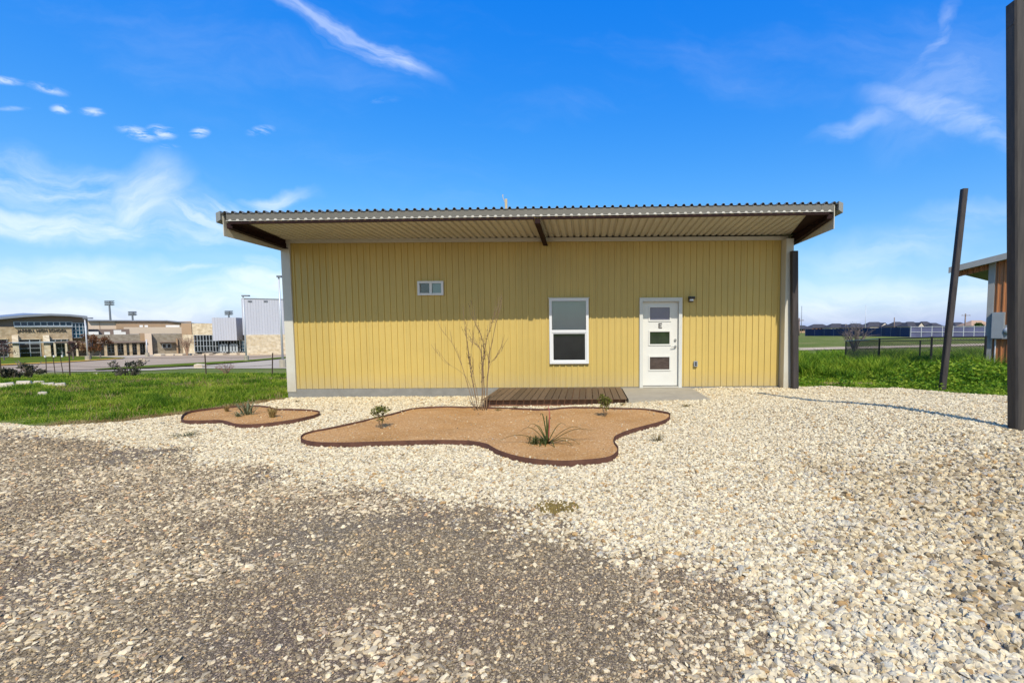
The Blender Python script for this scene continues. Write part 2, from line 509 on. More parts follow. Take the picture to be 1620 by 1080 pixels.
M = {
    'siding': mat('yellow_siding', (0.525, 0.382, 0.108), 0.42, 0, 0.05, 0.9, 0.03, 3.0, 0.4, dirt=((0.45, 0.34, 0.12), 1.4, 0.25)),
    'fascia': mat('grey_beige_fascia', (0.14, 0.128, 0.098), 0.5, 0, 0.05, 2.0),
    'trim': mat('cream_trim', (0.56, 0.53, 0.43), 0.4, 0, 0.05, 2.0),
    'soffit': mat('cream_soffit', (0.50, 0.47, 0.37), 0.45, 0, 0.06, 1.0),
    'roofmetal': mat('galvalume_roof', (0.24, 0.24, 0.21), 0.45, 0.2, 0.08, 2.0),
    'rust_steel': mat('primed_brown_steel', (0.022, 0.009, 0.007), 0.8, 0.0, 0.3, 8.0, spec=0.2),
    'closure': mat('white_closure', (0.52, 0.49, 0.41), 0.5),
    'concrete': mat('concrete', (0.37, 0.328, 0.245), 0.85, 0, 0.12, 2.5, 0.15, 90, 0.3, dirt=((0.31, 0.27, 0.19), 1.2, 0.6)),
    'foundation': mat('grey_foundation', (0.23, 0.22, 0.19), 0.9, 0, 0.15, 4.0, 0.3, 70, 0.3),
    'white': mat('white_vinyl', (0.68, 0.68, 0.65), 0.35, 0, 0.02, 3.0),
    'door': mat('white_door', (0.66, 0.64, 0.565), 0.35, 0, 0.03, 2.0),
    'doorframe': mat('door_frame_paint', (0.58, 0.57, 0.50), 0.4, 0, 0.03, 3.0),
    'black': mat('black_metal', (0.012, 0.012, 0.012), 0.4, 0, 0.2),
    'dark': mat('dark_interior', (0.03, 0.03, 0.03), 0.9),
    'chrome': mat('satin_nickel', (0.55, 0.53, 0.48), 0.3, 1.0, 0.05),
    'grey_box': mat('grey_enclosure', (0.28, 0.30, 0.31), 0.45, 0, 0.05),
    'lens': mat('frosted_lens', (0.85, 0.85, 0.82), 0.3),
    'post': mat('weathered_steel_post', (0.045, 0.037, 0.034), 0.65, 0.0, 0.35, 5.0, 0.1, 30, 0.3, streak=(4, 4, 0.5), dirt=((0.085, 0.07, 0.055), 3.0, 0.6)),
    'post_big': mat('weathered_steel_tube', (0.050, 0.043, 0.036), 0.6, 0.0, 0.3, 5.0, 0.1, 30, 0.3, streak=(5, 5, 0.4), dirt=((0.11, 0.09, 0.066), 2.0, 0.55)),
    'deckwood': mat('composite_deck', (0.135, 0.088, 0.048), 0.75, 0, 0.16, 3.0, 0.25, 60, 0.3, streak=(14, 1.2, 8), dirt=((0.18, 0.125, 0.075), 2.0, 0.5)),
    'deckframe': mat('deck_frame_wood', (0.20, 0.09, 0.045), 0.8, 0, 0.2, 4.0),
    'edging': mat('rusted_edging', (0.085, 0.036, 0.020), 0.85, 0.0, 0.35, 6.0, 0.2, 40, 0.3),
    'granite': cells_mat('decomposed_granite', [(0.0, (0.427, 0.211, 0.072)), (0.35, (0.601, 0.324, 0.116)), (0.8, (0.679, 0.395, 0.152)), (0.93, (0.679, 0.432, 0.192)), (1.0, (0.825, 0.658, 0.400))], 60, (0.446, 0.235, 0.084), 0.95, 0.5, 0.010, patches=((0.815, 0.752, 0.608), 1.1, 0.45, 0.75)),
    'gravel': cells_mat('limestone_gravel_bed', [(0, (0.48, 0.38, 0.245)), (0.3, (0.66, 0.545, 0.37)), (0.7, (0.73, 0.62, 0.43)), (1, (0.56, 0.47, 0.33))], 48, (0.40, 0.32, 0.21), 0.9, 0.8, 0.02),
    'drive': cells_mat('crushed_dark_gravel', [(0, (0.164, 0.123, 0.074)), (0.45, (0.307, 0.233, 0.137)), (0.8, (0.417, 0.321, 0.191)), (0.93, (0.548, 0.429, 0.257)), (1, (0.756, 0.603, 0.366))], 85, (0.169, 0.129, 0.077), 0.95, 0.7, 0.012, patches=((0.850, 0.800, 0.844), 0.9, 0.40, 0.62)),
    'wood_pole': mat('weathered_pole_wood', (0.40, 0.32, 0.19), 0.9, 0, 0.2, 3.0, streak=(6, 6, 0.4)),
    'brown_siding': mat('red_brown_siding', (0.34, 0.135, 0.048), 0.5, 0, 0.06, 1.0),
    'grey_trim': mat('light_grey_trim', (0.30, 0.295, 0.275), 0.45, 0, 0.05),
    'blue_screen': mat('navy_wind_screen', (0.008, 0.022, 0.075), 0.8, 0, 0.3, 0.35, streak=(1, 1, 0.2)),
    'blue_screen2': mat('faded_blue_screen', (0.10, 0.105, 0.19), 0.8, 0, 0.2, 0.6),
    'galv': mat('galvanized_pipe', (0.55, 0.56, 0.57), 0.5, 0.2, 0.05),
    'stone': stone_wall_mat('limestone_veneer', (0.50, 0.38, 0.23), (0.40, 0.30, 0.18), (0.42, 0.35, 0.25), 1.1, 0.42),
    'stone_pale': stone_wall_mat('pale_limestone_veneer', (0.70, 0.60, 0.42), (0.60, 0.48, 0.30), (0.6, 0.52, 0.40), 1.0, 0.40),
    'stone_grey': stone_wall_mat('greyish_stone_veneer', (0.33, 0.28, 0.21), (0.27, 0.23, 0.17), (0.30, 0.26, 0.2), 1.0, 0.40),
    'beige': mat('beige_wall_panel', (0.60, 0.47, 0.35), 0.8, 0, 0.04, 0.3),
    'tan': mat('tan_wall_panel', (0.37, 0.25, 0.15), 0.8, 0, 0.05, 0.3),
    'greymetal': mat('pale_grey_metal_panel', (0.47, 0.475, 0.51), 0.5, 0.1, 0.04, 0.5, streak=(4, 4, 0.2)),
    'taupe': mat('taupe_metal_siding', (0.20, 0.145, 0.11), 0.6, 0, 0.05, 0.3),
    'arch_roof': mat('standing_seam_roof', (0.28, 0.29, 0.31), 0.4, 0.4, 0.05, 0.3),
    'tealglass': mat('teal_glazing', (0.008, 0.05, 0.085), 0.08, 0, 0.4, 0.25),
    'darkglass': mat('dark_glazing', (0.012, 0.014, 0.018), 0.08, 0, 0.3, 0.3),
    'mullion': mat('aluminium_mullion', (0.42, 0.45, 0.46), 0.4, 0.3, 0.03),
    'asphalt': mat('pale_asphalt_road', (0.42, 0.32, 0.215), 0.95, 0, 0.08, 0.15, spec=0.03),
    'pavement': mat('pale_concrete_pavement', (0.48, 0.40, 0.29), 0.95, 0, 0.06, 0.15, spec=0.03),
    'kerb_yellow': mat('yellow_kerb_paint', (0.58, 0.34, 0.06), 0.8, 0, 0.15, 0.5, spec=0.03),
    'dirtpath': mat('beige_dirt_path', (0.50, 0.39, 0.26), 0.95, 0, 0.12, 0.4, spec=0.03),
    'lawn': mat('mown_lawn', (0.11, 0.15, 0.014), 0.95, 0, 0.25, 0.4, spec=0.03),
    'bark': mat('pale_branch_bark', (0.20, 0.13, 0.065), 0.85, 0, 0.25, 20),
    'pod': mat('dry_seed_pods', (0.055, 0.035, 0.02), 0.9, 0, 0.3, 20),
    'twig_grey': mat('grey_twigs', (0.20, 0.15, 0.125), 0.9, 0, 0.3, 3),
    'yucca_leaf': mat('yucca_leaf', (0.050, 0.062, 0.014), 0.65, 0, 0.35, 14, spec=0.15),
    'yucca_stalk': mat('red_flower_stalk', (0.36, 0.075, 0.05), 0.6, 0, 0.25, 20),
    'agave': mat('grey_green_leaf', (0.13, 0.145, 0.075), 0.65, 0, 0.25, 14, spec=0.15),
    'drygrass': mat('straw_grass', (0.25, 0.17, 0.05), 0.8, 0, 0.3, 16),
    'moss': mat('dried_moss', (0.17, 0.12, 0.03), 0.95, 0, 0.4, 18, 0.8, 60),
    'shrubleaf': leaf_mat('shrub_leaf', (0.06, 0.07, 0.015), (0.13, 0.14, 0.028), (0.23, 0.22, 0.05), 9.0),
    'darkleaf': leaf_mat('dry_dark_leaf', (0.045, 0.045, 0.028), (0.085, 0.08, 0.05), (0.13, 0.115, 0.07), 2.0),
    'rustleaf': leaf_mat('rust_brown_leaf', (0.08, 0.035, 0.015), (0.17, 0.07, 0.028), (0.24, 0.11, 0.05), 1.0),
    'treeleaf': leaf_mat('tree_leaf', (0.03, 0.06, 0.012), (0.07, 0.12, 0.022), (0.12, 0.17, 0.04), 0.4),
    'grass': leaf_mat('grass_blade', (0.047, 0.110, 0.009), (0.151, 0.263, 0.013), (0.370, 0.403, 0.050), 0.8),
    'weed': leaf_mat('weed_leaf', (0.034, 0.098, 0.008), (0.14, 0.265, 0.014), (0.33, 0.41, 0.040), 1.7),
    'straw': leaf_mat('straw_blade', (0.24, 0.15, 0.06), (0.34, 0.23, 0.10), (0.42, 0.32, 0.16), 2.0),
    'boulder': mat('limestone_boulder', (0.58, 0.48, 0.34), 0.9, 0, 0.15, 1.5, 0.6, 5),
    'bin': mat('white_plastic_bin', (0.7, 0.68, 0.62), 0.6),
    'lamp_head': mat('grey_lamp_head', (0.20, 0.21, 0.23), 0.5, 0.3),
    'roof_dark': mat('dark_shingle_roof', (0.050, 0.048, 0.055), 0.9, 0, 0.2, 0.5),
    'brick_tan': mat('tan_brick', (0.42, 0.27, 0.17), 0.9, 0, 0.1, 0.5),
    'brick_red': mat('orange_brick', (0.42, 0.18, 0.075), 0.9, 0, 0.1, 0.5),
    'housewhite': mat('pale_house_wall', (0.58, 0.50, 0.42), 0.9, 0, 0.06, 0.5),
    'glass': glass_mat('window_glass', (0.84, 0.88, 0.87), 0.03),
    'shade': mat('pale_roller_shade', (0.36, 0.47, 0.45), 0.8, 0, 0.03),
    'bugscreen': mat('dark_insect_screen', (0.07, 0.064, 0.055), 0.7, 0, 0.3, 3.0),
    'frost': mat('frosted_door_glass', (0.16, 0.16, 0.20), 0.12, 0, 0.04),
    'greenreflect': mat('green_reflection_glass', (0.022, 0.034, 0.015), 0.05, 0, 0.5, 2.5),  # reflected greenery painted into the middle door pane's colour
    'brownreflect': mat('brown_reflection_glass', (0.075, 0.055, 0.045), 0.08, 0, 0.4, 6.0, streak=(1, 1, 5)),  # brown banded reflection painted into the lowest door pane's colour
    'letter': mat('bronze_letter', (0.045, 0.035, 0.028), 0.6),
    'rock': mat('chalky_rock', (0.55, 0.47, 0.36), 0.95, 0, 0.15, 5),
}
def splash(m, col, z0, z1):
    t = m.node_tree
    N, L = t.nodes.new, t.links.new
    b = t.nodes['Principled BSDF']
    src = b.inputs['Base Color'].links[0].from_socket
    g = N('ShaderNodeNewGeometry')
    sp = N('ShaderNodeSeparateXYZ')
    L(g.outputs['Position'], sp.inputs[0])
    mr = N('ShaderNodeMapRange')
    mr.inputs['From Min'].default_value, mr.inputs['From Max'].default_value = z1, z0
    L(sp.outputs[2], mr.inputs['Value'])
    nz = N('ShaderNodeTexNoise')
    nz.inputs['Scale'].default_value = 9.0
    nz.inputs['Detail'].default_value = 8
    L(g.outputs['Position'], nz.inputs['Vector'])
    mu = N('ShaderNodeMath')
    mu.operation = 'MULTIPLY'
    L(mr.outputs[0], mu.inputs[0])
    L(nz.outputs[0], mu.inputs[1])
    mx = N('ShaderNodeMix')
    mx.data_type = 'RGBA'
    L(mu.outputs[0], mx.inputs['Factor'])
    L(src, mx.inputs[6])
    mx.inputs[7].default_value = (*col, 1)
    L(mx.outputs[2], b.inputs['Base Color'])


def sheet_shade(m, lo, hi):
    t = m.node_tree
    N, L = t.nodes.new, t.links.new
    b = t.nodes['Principled BSDF']
    src = b.inputs['Base Color'].links[0].from_socket
    oi = N('ShaderNodeObjectInfo')
    mr = N('ShaderNodeMapRange')
    mr.inputs['To Min'].default_value, mr.inputs['To Max'].default_value = lo, hi
    L(oi.outputs['Random'], mr.inputs['Value'])
    mx = N('ShaderNodeMix')
    mx.data_type, mx.blend_type = 'RGBA', 'MULTIPLY'
    mx.inputs['Factor'].default_value = 1.0
    L(src, mx.inputs[6])
    L(mr.outputs[0], mx.inputs[7])
    L(mx.outputs[2], b.inputs['Base Color'])


sheet_shade(M['siding'], 0.93, 1.05)
sheet_shade(M['deckwood'], 0.75, 1.25)
sheet_shade(M['brown_siding'], 0.85, 1.15)
splash(M['siding'], (0.42, 0.34, 0.20), 0.05, 0.45)
splash(M['trim'], (0.42, 0.34, 0.22), 0.0, 0.5)
M['chain'] = mat('black_chain_wire', (0.015, 0.015, 0.013), 0.6)
WHITE_RAMP = [(0.0, (0.240, 0.182, 0.102)), (0.04, (0.460, 0.364, 0.214)), (0.20, (0.630, 0.512, 0.311)), (0.52, (0.740, 0.625, 0.396)), (0.78, (0.790, 0.685, 0.454)), (0.86, (0.560, 0.492, 0.347)), (0.91, (0.450, 0.409, 0.307)), (0.945, (0.620, 0.404, 0.169)), (0.97, (0.380, 0.231, 0.098)), (1.0, (0.690, 0.576, 0.360))]
M['whitestone'] = random_mat('limestone_pebble', WHITE_RAMP)
M['tanstone'] = random_mat('tan_limestone_pebble', [(0.0, (0.151, 0.109, 0.058)), (0.06, (0.324, 0.244, 0.134)), (0.22, (0.486, 0.374, 0.206)), (0.5, (0.616, 0.489, 0.282)), (0.76, (0.702, 0.582, 0.358)), (0.85, (0.50, 0.43, 0.31)), (0.91, (0.43, 0.375, 0.28)), (0.945, (0.540, 0.333, 0.125)), (0.97, (0.302, 0.177, 0.072)), (1.0, (0.594, 0.478, 0.282))])
M['drivestone'] = random_mat('driveway_chip', [(0.0, (0.237, 0.184, 0.114)), (0.2, (0.391, 0.305, 0.186)), (0.45, (0.581, 0.460, 0.275)), (0.75, (0.723, 0.581, 0.352)), (0.92, (0.806, 0.673, 0.424)), (0.96, (0.569, 0.310, 0.130)), (1.0, (0.474, 0.414, 0.306))])
M['grit'] = random_mat('dark_grit', [(0.0, (0.158, 0.119, 0.071)), (0.5, (0.310, 0.237, 0.140)), (0.85, (0.496, 0.386, 0.225)), (1.0, (0.716, 0.460, 0.207))])


# ------------------------------------------------------------------ mesh helpers
class MB:
    def __init__(s):
        s.v, s.f = [], []

    def add(s, vs, fs):
        o = len(s.v)
        s.v += [tuple(map(float, p)) for p in vs]
        s.f += [tuple(i + o for i in f) for f in fs]
        return s

    def box(s, x0, x1, y0, y1, z0, z1):
        return s.add([(x0, y0, z0), (x1, y0, z0), (x1, y1, z0), (x0, y1, z0), (x0, y0, z1), (x1, y0, z1), (x1, y1, z1), (x0, y1, z1)],
                     [(3, 2, 1, 0), (4, 5, 6, 7), (0, 1, 5, 4), (1, 2, 6, 5), (2, 3, 7, 6), (3, 0, 4, 7)])

    def hexa(s, bot, top):
        """four bottom and four top corners, same order"""
        return s.add(list(bot) + list(top), [(3, 2, 1, 0), (4, 5, 6, 7), (0, 1, 5, 4), (1, 2, 6, 5), (2, 3, 7, 6), (3, 0, 4, 7)])

    def prism(s, poly, axis, a, b):
        """closed polygon in the two other axes, extruded along axis from a to b"""
        n = len(poly)
        mk = {'x': lambda p, t: (t, p[0], p[1]), 'y': lambda p, t: (p[0], t, p[1]), 'z': lambda p, t: (p[0], p[1], t)}[axis]
        vs = [mk(p, a) for p in poly] + [mk(p, b) for p in poly]
        fs = [tuple(range(n))[::-1], tuple(range(n, 2 * n))] + [(i, (i + 1) % n, n + (i + 1) % n, n + i) for i in range(n)]
        return s.add(vs, fs)

    def tube(s, pts, radii, n=6):
        pts = [Vector(p) for p in pts]
        if not hasattr(radii, '__len__'):
            radii = [radii] * len(pts)
        vs, fs = [], []
        for i, p in enumerate(pts):
            d = (pts[min(i + 1, len(pts) - 1)] - pts[max(i - 1, 0)])
            d = d.normalized() if d.length > 1e-9 else Vector((0, 0, 1))
            a = d.cross(Vector((0.31, 0.9, 0.2)))
            if a.length < 1e-3:
                a = d.cross(Vector((1, 0, 0)))
            a.normalize()
            b = d.cross(a)
            for k in range(n):
                t = 2 * math.pi * k / n
                vs.append(p + (a * math.cos(t) + b * math.sin(t)) * radii[i])
        for i in range(len(pts) - 1):
            for k in range(n):
                fs.append((i * n + k, i * n + (k + 1) % n, (i + 1) * n + (k + 1) % n, (i + 1) * n + k))
        fs.append(tuple(range(n))[::-1])
        fs.append(tuple((len(pts) - 1) * n + k for k in range(n)))
        return s.add(vs, fs)

    def build(s, name, m, parent=None, smooth=False):
        me = bpy.data.meshes.new(name)
        me.from_pydata(s.v, [], s.f)
        me.update()
        return link(name, me, m, parent, smooth)


def link(name, me, m, parent=None, smooth=False):
    if m is not None:
        me.materials.append(m)
    if smooth:
        me.polygons.foreach_set('use_smooth', np.ones(len(me.polygons), bool))
    o = bpy.data.objects.new(name, me)
    COL.objects.link(o)
    if parent is not None:
        o.parent = parent
        o.matrix_parent_inverse = Matrix.Identity(4)
        o.location = -Vector(parent.get('_org', (0, 0, 0)))
    return o


def tag(o, label, cat=None, group=None, kind=None):
    o['label'] = label
    if cat:
        o['category'] = cat
    if group:
        o['group'] = group
    if kind:
        o['kind'] = kind
    return o


def thing(name, label, cat, org=(0, 0, 0), group=None):
    """an Empty at the thing's base; its parts are given in world coordinates"""
    e = bpy.data.objects.new(name, None)
    e.empty_display_size = 0.2
    COL.objects.link(e)
    e.location = org
    e['_org'] = tuple(float(x) for x in org)
    return tag(e, label, cat, group)


def np_mesh(name, verts, faces, m, attrs=None, parent=None):
    """verts (N,3); faces (K,3) or (K,4)"""
    me = bpy.data.meshes.new(name)
    k = faces.shape[1]
    me.vertices.add(len(verts))
    me.vertices.foreach_set('co', verts.astype(np.float32).ravel())
    me.loops.add(faces.size)
    me.loops.foreach_set('vertex_index', faces.astype(np.int32).ravel())
    me.polygons.add(len(faces))
    me.polygons.foreach_set('loop_start', np.arange(0, faces.size, k, dtype=np.int32))
    me.update(calc_edges=True)
    for an, a in (attrs or {}).items():
        at_ = me.attributes.new(an, 'FLOAT', 'POINT')
        at_.data.foreach_set('value', a.astype(np.float32))
    return link(name, me, m, parent)


def sstep(a, b, x):
    t = np.clip((x - a) / (b - a), 0, 1)
    return t * t * (3 - 2 * t)


# ------------------------------------------------------------------ terrain
def vnoise(x, y, sc, seed=0):
    """smooth value noise in numpy"""
    x, y = np.asarray(x, float) * sc, np.asarray(y, float) * sc
    xi, yi = np.floor(x).astype(np.int64), np.floor(y).astype(np.int64)
    fx, fy = x - xi, y - yi
    fx, fy = fx * fx * (3 - 2 * fx), fy * fy * (3 - 2 * fy)

    def h(a, b):
        n = (a * 374761393 + b * 668265263 + seed * 974634777) & 0x7fffffff
        n = ((n ^ (n >> 13)) * 1274126177) & 0x7fffffff
        return ((n ^ (n >> 16)) & 0xffff) / 65535.0
    return (h(xi, yi) * (1 - fx) + h(xi + 1, yi) * fx) * (1 - fy) + (h(xi, yi + 1) * (1 - fx) + h(xi + 1, yi + 1) * fx) * fy


def fbm(x, y, sc, seed=0, octv=4):
    s, a, t = 0, 1.0, 0
    for k in range(octv):
        s = s + a * vnoise(x, y, sc * 2 ** k, seed + k * 17)
        t += a
        a *= 0.5
    return s / t


def G(x, y):
    """height of the ground"""
    x, y = np.asarray(x, float), np.asarray(y, float)
    z = -0.09 + 0.15 * sstep(-2.5, 4.5, x) * sstep(-9, -3, y)
    z = z + 0.25 * sstep(2.0, 5.0, x) * sstep(-1.2, -5.2, y) * sstep(-11.0, -7.0, y)
    z = z + 0.05 * sstep(-4, -8, y)
    zl = np.interp(y, [-3.5, 2, 12, 35, 54, 85, 200, 1200], [0, -0.14, -0.72, -2.2, -2.9, -3.7, -4.4, -6])
    zr = np.interp(y, [-2, 0, 4, 12, 40, 95, 200, 1200], [0, -0.02, -0.16, -0.5, -0.92, -0.92, -2.4, -6])
    t = sstep(-4, 6, x - 0.05 * np.maximum(y, 0))
    z = z + zl * (1 - t) + zr * t
    near = sstep(14, 2, np.hypot(x, y + 5))
    z = z + (fbm(x, y, 0.7, 3, 3) - 0.5) * (0.07 * near + 0.10 * (1 - near) * sstep(60, 20, y))
    return z


def hit_many(us, vs, dz=0.0):
    """where the ground is seen in these directions"""
    us, vs = np.atleast_1d(np.asarray(us, float)), np.atleast_1d(np.asarray(vs, float))
    d = (RM @ np.stack([(us - CX) / F_PX, -(vs - CY) / F_PX, -np.ones_like(us)])).T
    ts = 0.5 * 1.03 ** np.arange(300)
    t0, t1 = np.full(len(us), 0.5), np.full(len(us), 3000.0)
    done = np.zeros(len(us), bool)
    for t in ts:
        p = CAM + d * t
        below = (p[:, 2] < G(p[:, 0], p[:, 1]) + dz) & ~done
        t1[below] = t
        done |= below
        t0[~done] = t
        if done.all():
            break
    for _ in range(24):
        tm = (t0 + t1) / 2
        p = CAM + d * tm[:, None]
        b = p[:, 2] < G(p[:, 0], p[:, 1]) + dz
        t1, t0 = np.where(b, tm, t1), np.where(b, t0, tm)
    return CAM + d * t1[:, None]


def hit(u, v, dz=0.0):
    return hit_many([u], [v], dz)[0]


def inside(poly, x, y):
    x, y = np.asarray(x), np.asarray(y)
    r = np.zeros(x.shape, bool)
    n = len(poly)
    for i in range(n):
        x0, y0 = poly[i]
        x1, y1 = poly[(i + 1) % n]
        c = ((y0 > y) != (y1 > y)) & (x < (x1 - x0) * (y - y0) / (y1 - y0 + 1e-12) + x0)
        r ^= c
    return r


# outline of the gravelled yard (white stones and the worn dark drive together)
YARD = [(-60, -70), (-60, -2.2), (-14, -3.0), (-10.05, -3.55), (-9.1, -3.75), (-8.2, -3.45), (-7.75, -2.7), (-7.35, -1.6), (-7.2, -0.45), (-7.2, 3.0), (4.9, 3.0),
        (4.95, -0.1), (5.95, -0.2), (7.0, -0.6), (7.6, -1.3), (8.4, -2.6), (9.5, -4.0), (14, -7), (30, -9), (60, -70)]
# outline of the worn dark part of the drive
DRIVE = [(-60, -70), (-60, -2.6), (-14, -3.3), (-9.6, -3.75), (-8.6, -4.0), (-7.1, -4.95), (-6.1, -5.25), (-5.1, -5.6), (-3.75, -6.4), (-2.9, -7.1), (-2.2, -7.2), (-1.5, -7.3),
         (-0.75, -7.6), (-0.35, -7.85), (-0.05, -8.25), (0.25, -8.45), (0.75, -8.35), (1.05, -8.6), (1.05, -9.0), (0.95, -9.4), (1.0, -9.9), (1.1, -10.6), (1.2, -14), (6, -70)]


def yard_mask(x, y):
    w = 0.16
    return inside(YARD, x + (fbm(x, y, 2.3, 5) - 0.5) * 2 * w, y + (fbm(x, y, 2.3, 9) - 0.5) * 2 * w)


def drive_mask(x, y, w=0.55):
    """the edge wanders, and single stones stray across it"""
    x, y = np.asarray(x, float), np.asarray(y, float)
    j = rng.normal(0, 0.13, (2,) + x.shape)
    return inside(DRIVE, x + (fbm(x, y, 1.1, 25, 5) - 0.5) * 2 * w + j[0], y + (fbm(x, y, 1.1, 29, 5) - 0.5) * 2 * w + j[1])


def graded(lo, hi, step, far_lo, far_hi, grow):
    a = list(np.arange(lo, hi + 1e-6, step))
    s, b = step, []
    p = hi
    while p < far_hi:
        s *= grow
        p += s
        b.append(p)
    s, c = step, []
    p = lo
    while p > far_lo:
        s *= grow
        p -= s
        c.append(p)
    return np.array(c[::-1] + a + b)


gx = graded(-13, 11, 0.09, -3000, 3000, 1.09)
gy = graded(-12.0, 2.0, 0.09, -300, 3500, 1.07)
XX, YY = np.meshgrid(gx, gy)
ZZ = G(XX, YY)
nxg, nyg = len(gx), len(gy)
allv = np.stack([XX.ravel(), YY.ravel(), ZZ.ravel()], 1)
ii, jj = np.meshgrid(np.arange(nxg - 1), np.arange(nyg - 1))
a0 = (jj * nxg + ii).ravel()
quads = np.stack([a0, a0 + 1, a0 + nxg + 1, a0 + nxg], 1)
cxm = ((gx[:-1] + gx[1:]) / 2)[ii.ravel()]
cym = ((gy[:-1] + gy[1:]) / 2)[jj.ravel()]
ym = yard_mask(cxm, cym)
dm = drive_mask(cxm, cym) & ym


def zone(name, mask, m):
    q = quads[mask]
    used, inv = np.unique(q, return_inverse=True)
    o = np_mesh(name, allv[used], inv.reshape(q.shape), m)
    o.data.polygons.foreach_set('use_smooth', np.ones(len(q), bool))
    o['kind'] = 'structure'
    return o


def soil_material():
    m, t, b = nodes_of('field_soil_and_turf')
    N, L = t.nodes.new, t.links.new
    g = N('ShaderNodeNewGeometry')
    n1 = N('ShaderNodeTexNoise')
    n1.inputs['Scale'].default_value = 0.22
    n1.inputs['Detail'].default_value = 7
    n1.inputs['Roughness'].default_value = 0.65
    L(g.outputs['Position'], n1.inputs['Vector'])
    rp = N('ShaderNodeValToRGB')
    el = rp.color_ramp.elements
    el[0].position, el[0].color = 0.30, (0.085, 0.125, 0.018, 1)
    el[1].position, el[1].color = 0.72, (0.27, 0.215, 0.085, 1)
    e = el.new(0.5)
    e.color = (0.145, 0.175, 0.030, 1)
    L(n1.outputs[0], rp.inputs[0])
    n2 = N('ShaderNodeTexNoise')
    n2.inputs['Scale'].default_value = 7.0
    n2.inputs['Detail'].default_value = 6
    L(g.outputs['Position'], n2.inputs['Vector'])
    mr = N('ShaderNodeMapRange')
    mr.inputs['From Min'].default_value, mr.inputs['From Max'].default_value = 0.3, 0.7
    mr.inputs['To Min'].default_value, mr.inputs['To Max'].default_value = 0.6, 1.35
    L(n2.outputs[0], mr.inputs['Value'])
    mx = N('ShaderNodeMix')
    mx.data_type = 'RGBA'
    mx.blend_type = 'MULTIPLY'
    mx.inputs['Factor'].default_value = 1
    L(rp.outputs[0], mx.inputs[6])
    L(mr.outputs[0], mx.inputs[7])
    # bare tan earth in a fringe along the yard (attribute 'bare' stored on the sheet)
    at_ = N('ShaderNodeAttribute')
    at_.attribute_name = 'bare'
    m2 = N('ShaderNodeMix')
    m2.data_type = 'RGBA'
    L(at_.outputs['Fac'], m2.inputs['Factor'])
    L(mx.outputs[2], m2.inputs[6])
    m2.inputs[7].default_value = (0.36, 0.235, 0.115, 1)
    L(m2.outputs[2], b.inputs['Base Color'])
    b.inputs['Roughness'].default_value = 0.95
    b.inputs['Specular IOR Level'].default_value = 0.1
    bp = N('ShaderNodeBump')
    bp.inputs['Strength'].default_value = 0.6
    bp.inputs['Distance'].default_value = 0.05
    L(n2.outputs[0], bp.inputs['Height'])
    L(bp.outputs[0], b.inputs['Normal'])
    return m


def seg_dist(poly, x, y):
    d = np.full(np.shape(x), 1e9)
    for (x0, y0), (x1, y1) in zip(poly[:-1], poly[1:]):
        dx, dy = x1 - x0, y1 - y0
        t = np.clip(((x - x0) * dx + (y - y0) * dy) / (dx * dx + dy * dy), 0, 1)
        d = np.minimum(d, np.hypot(x - x0 - t * dx, y - y0 - t * dy))
    return d


LEFT_EDGE = YARD[2:9]
RIGHT_EDGE = YARD[11:18]


def bare_amount(x, y):
    dl = seg_dist(LEFT_EDGE, x, y)
    dr = seg_dist(RIGHT_EDGE, x, y)
    n = fbm(x, y, 1.1, 41)
    a = sstep(0.62, 0.15, dl + (n - 0.5) * 0.9) * sstep(-9.6, -8.2, x)
    # trampled soil patches between the yard and the chain-link fence
    c = sstep(0.42, 0.55, fbm(x * 0.45, y, 1.3, 77)) * sstep(5.5, 6.3, x) * sstep(8.6, 7.6, x) * sstep(-0.7, -0.1, y) * sstep(1.6, 0.7, y)
    return np.clip(np.maximum(a, c), 0, 1)


ground = zone('ground', ~ym, soil_material())
gv = np.empty(len(ground.data.vertices) * 3, np.float32)
ground.data.vertices.foreach_get('co', gv)
gv = gv.reshape(-1, 3)
ba = ground.data.attributes.new('bare', 'FLOAT', 'POINT')
ba.data.foreach_set('value', bare_amount(gv[:, 0], gv[:, 1]).astype(np.float32))
zone('gravel_yard', ym & ~dm, M['gravel'])
zone('driveway', dm, M['drive'])


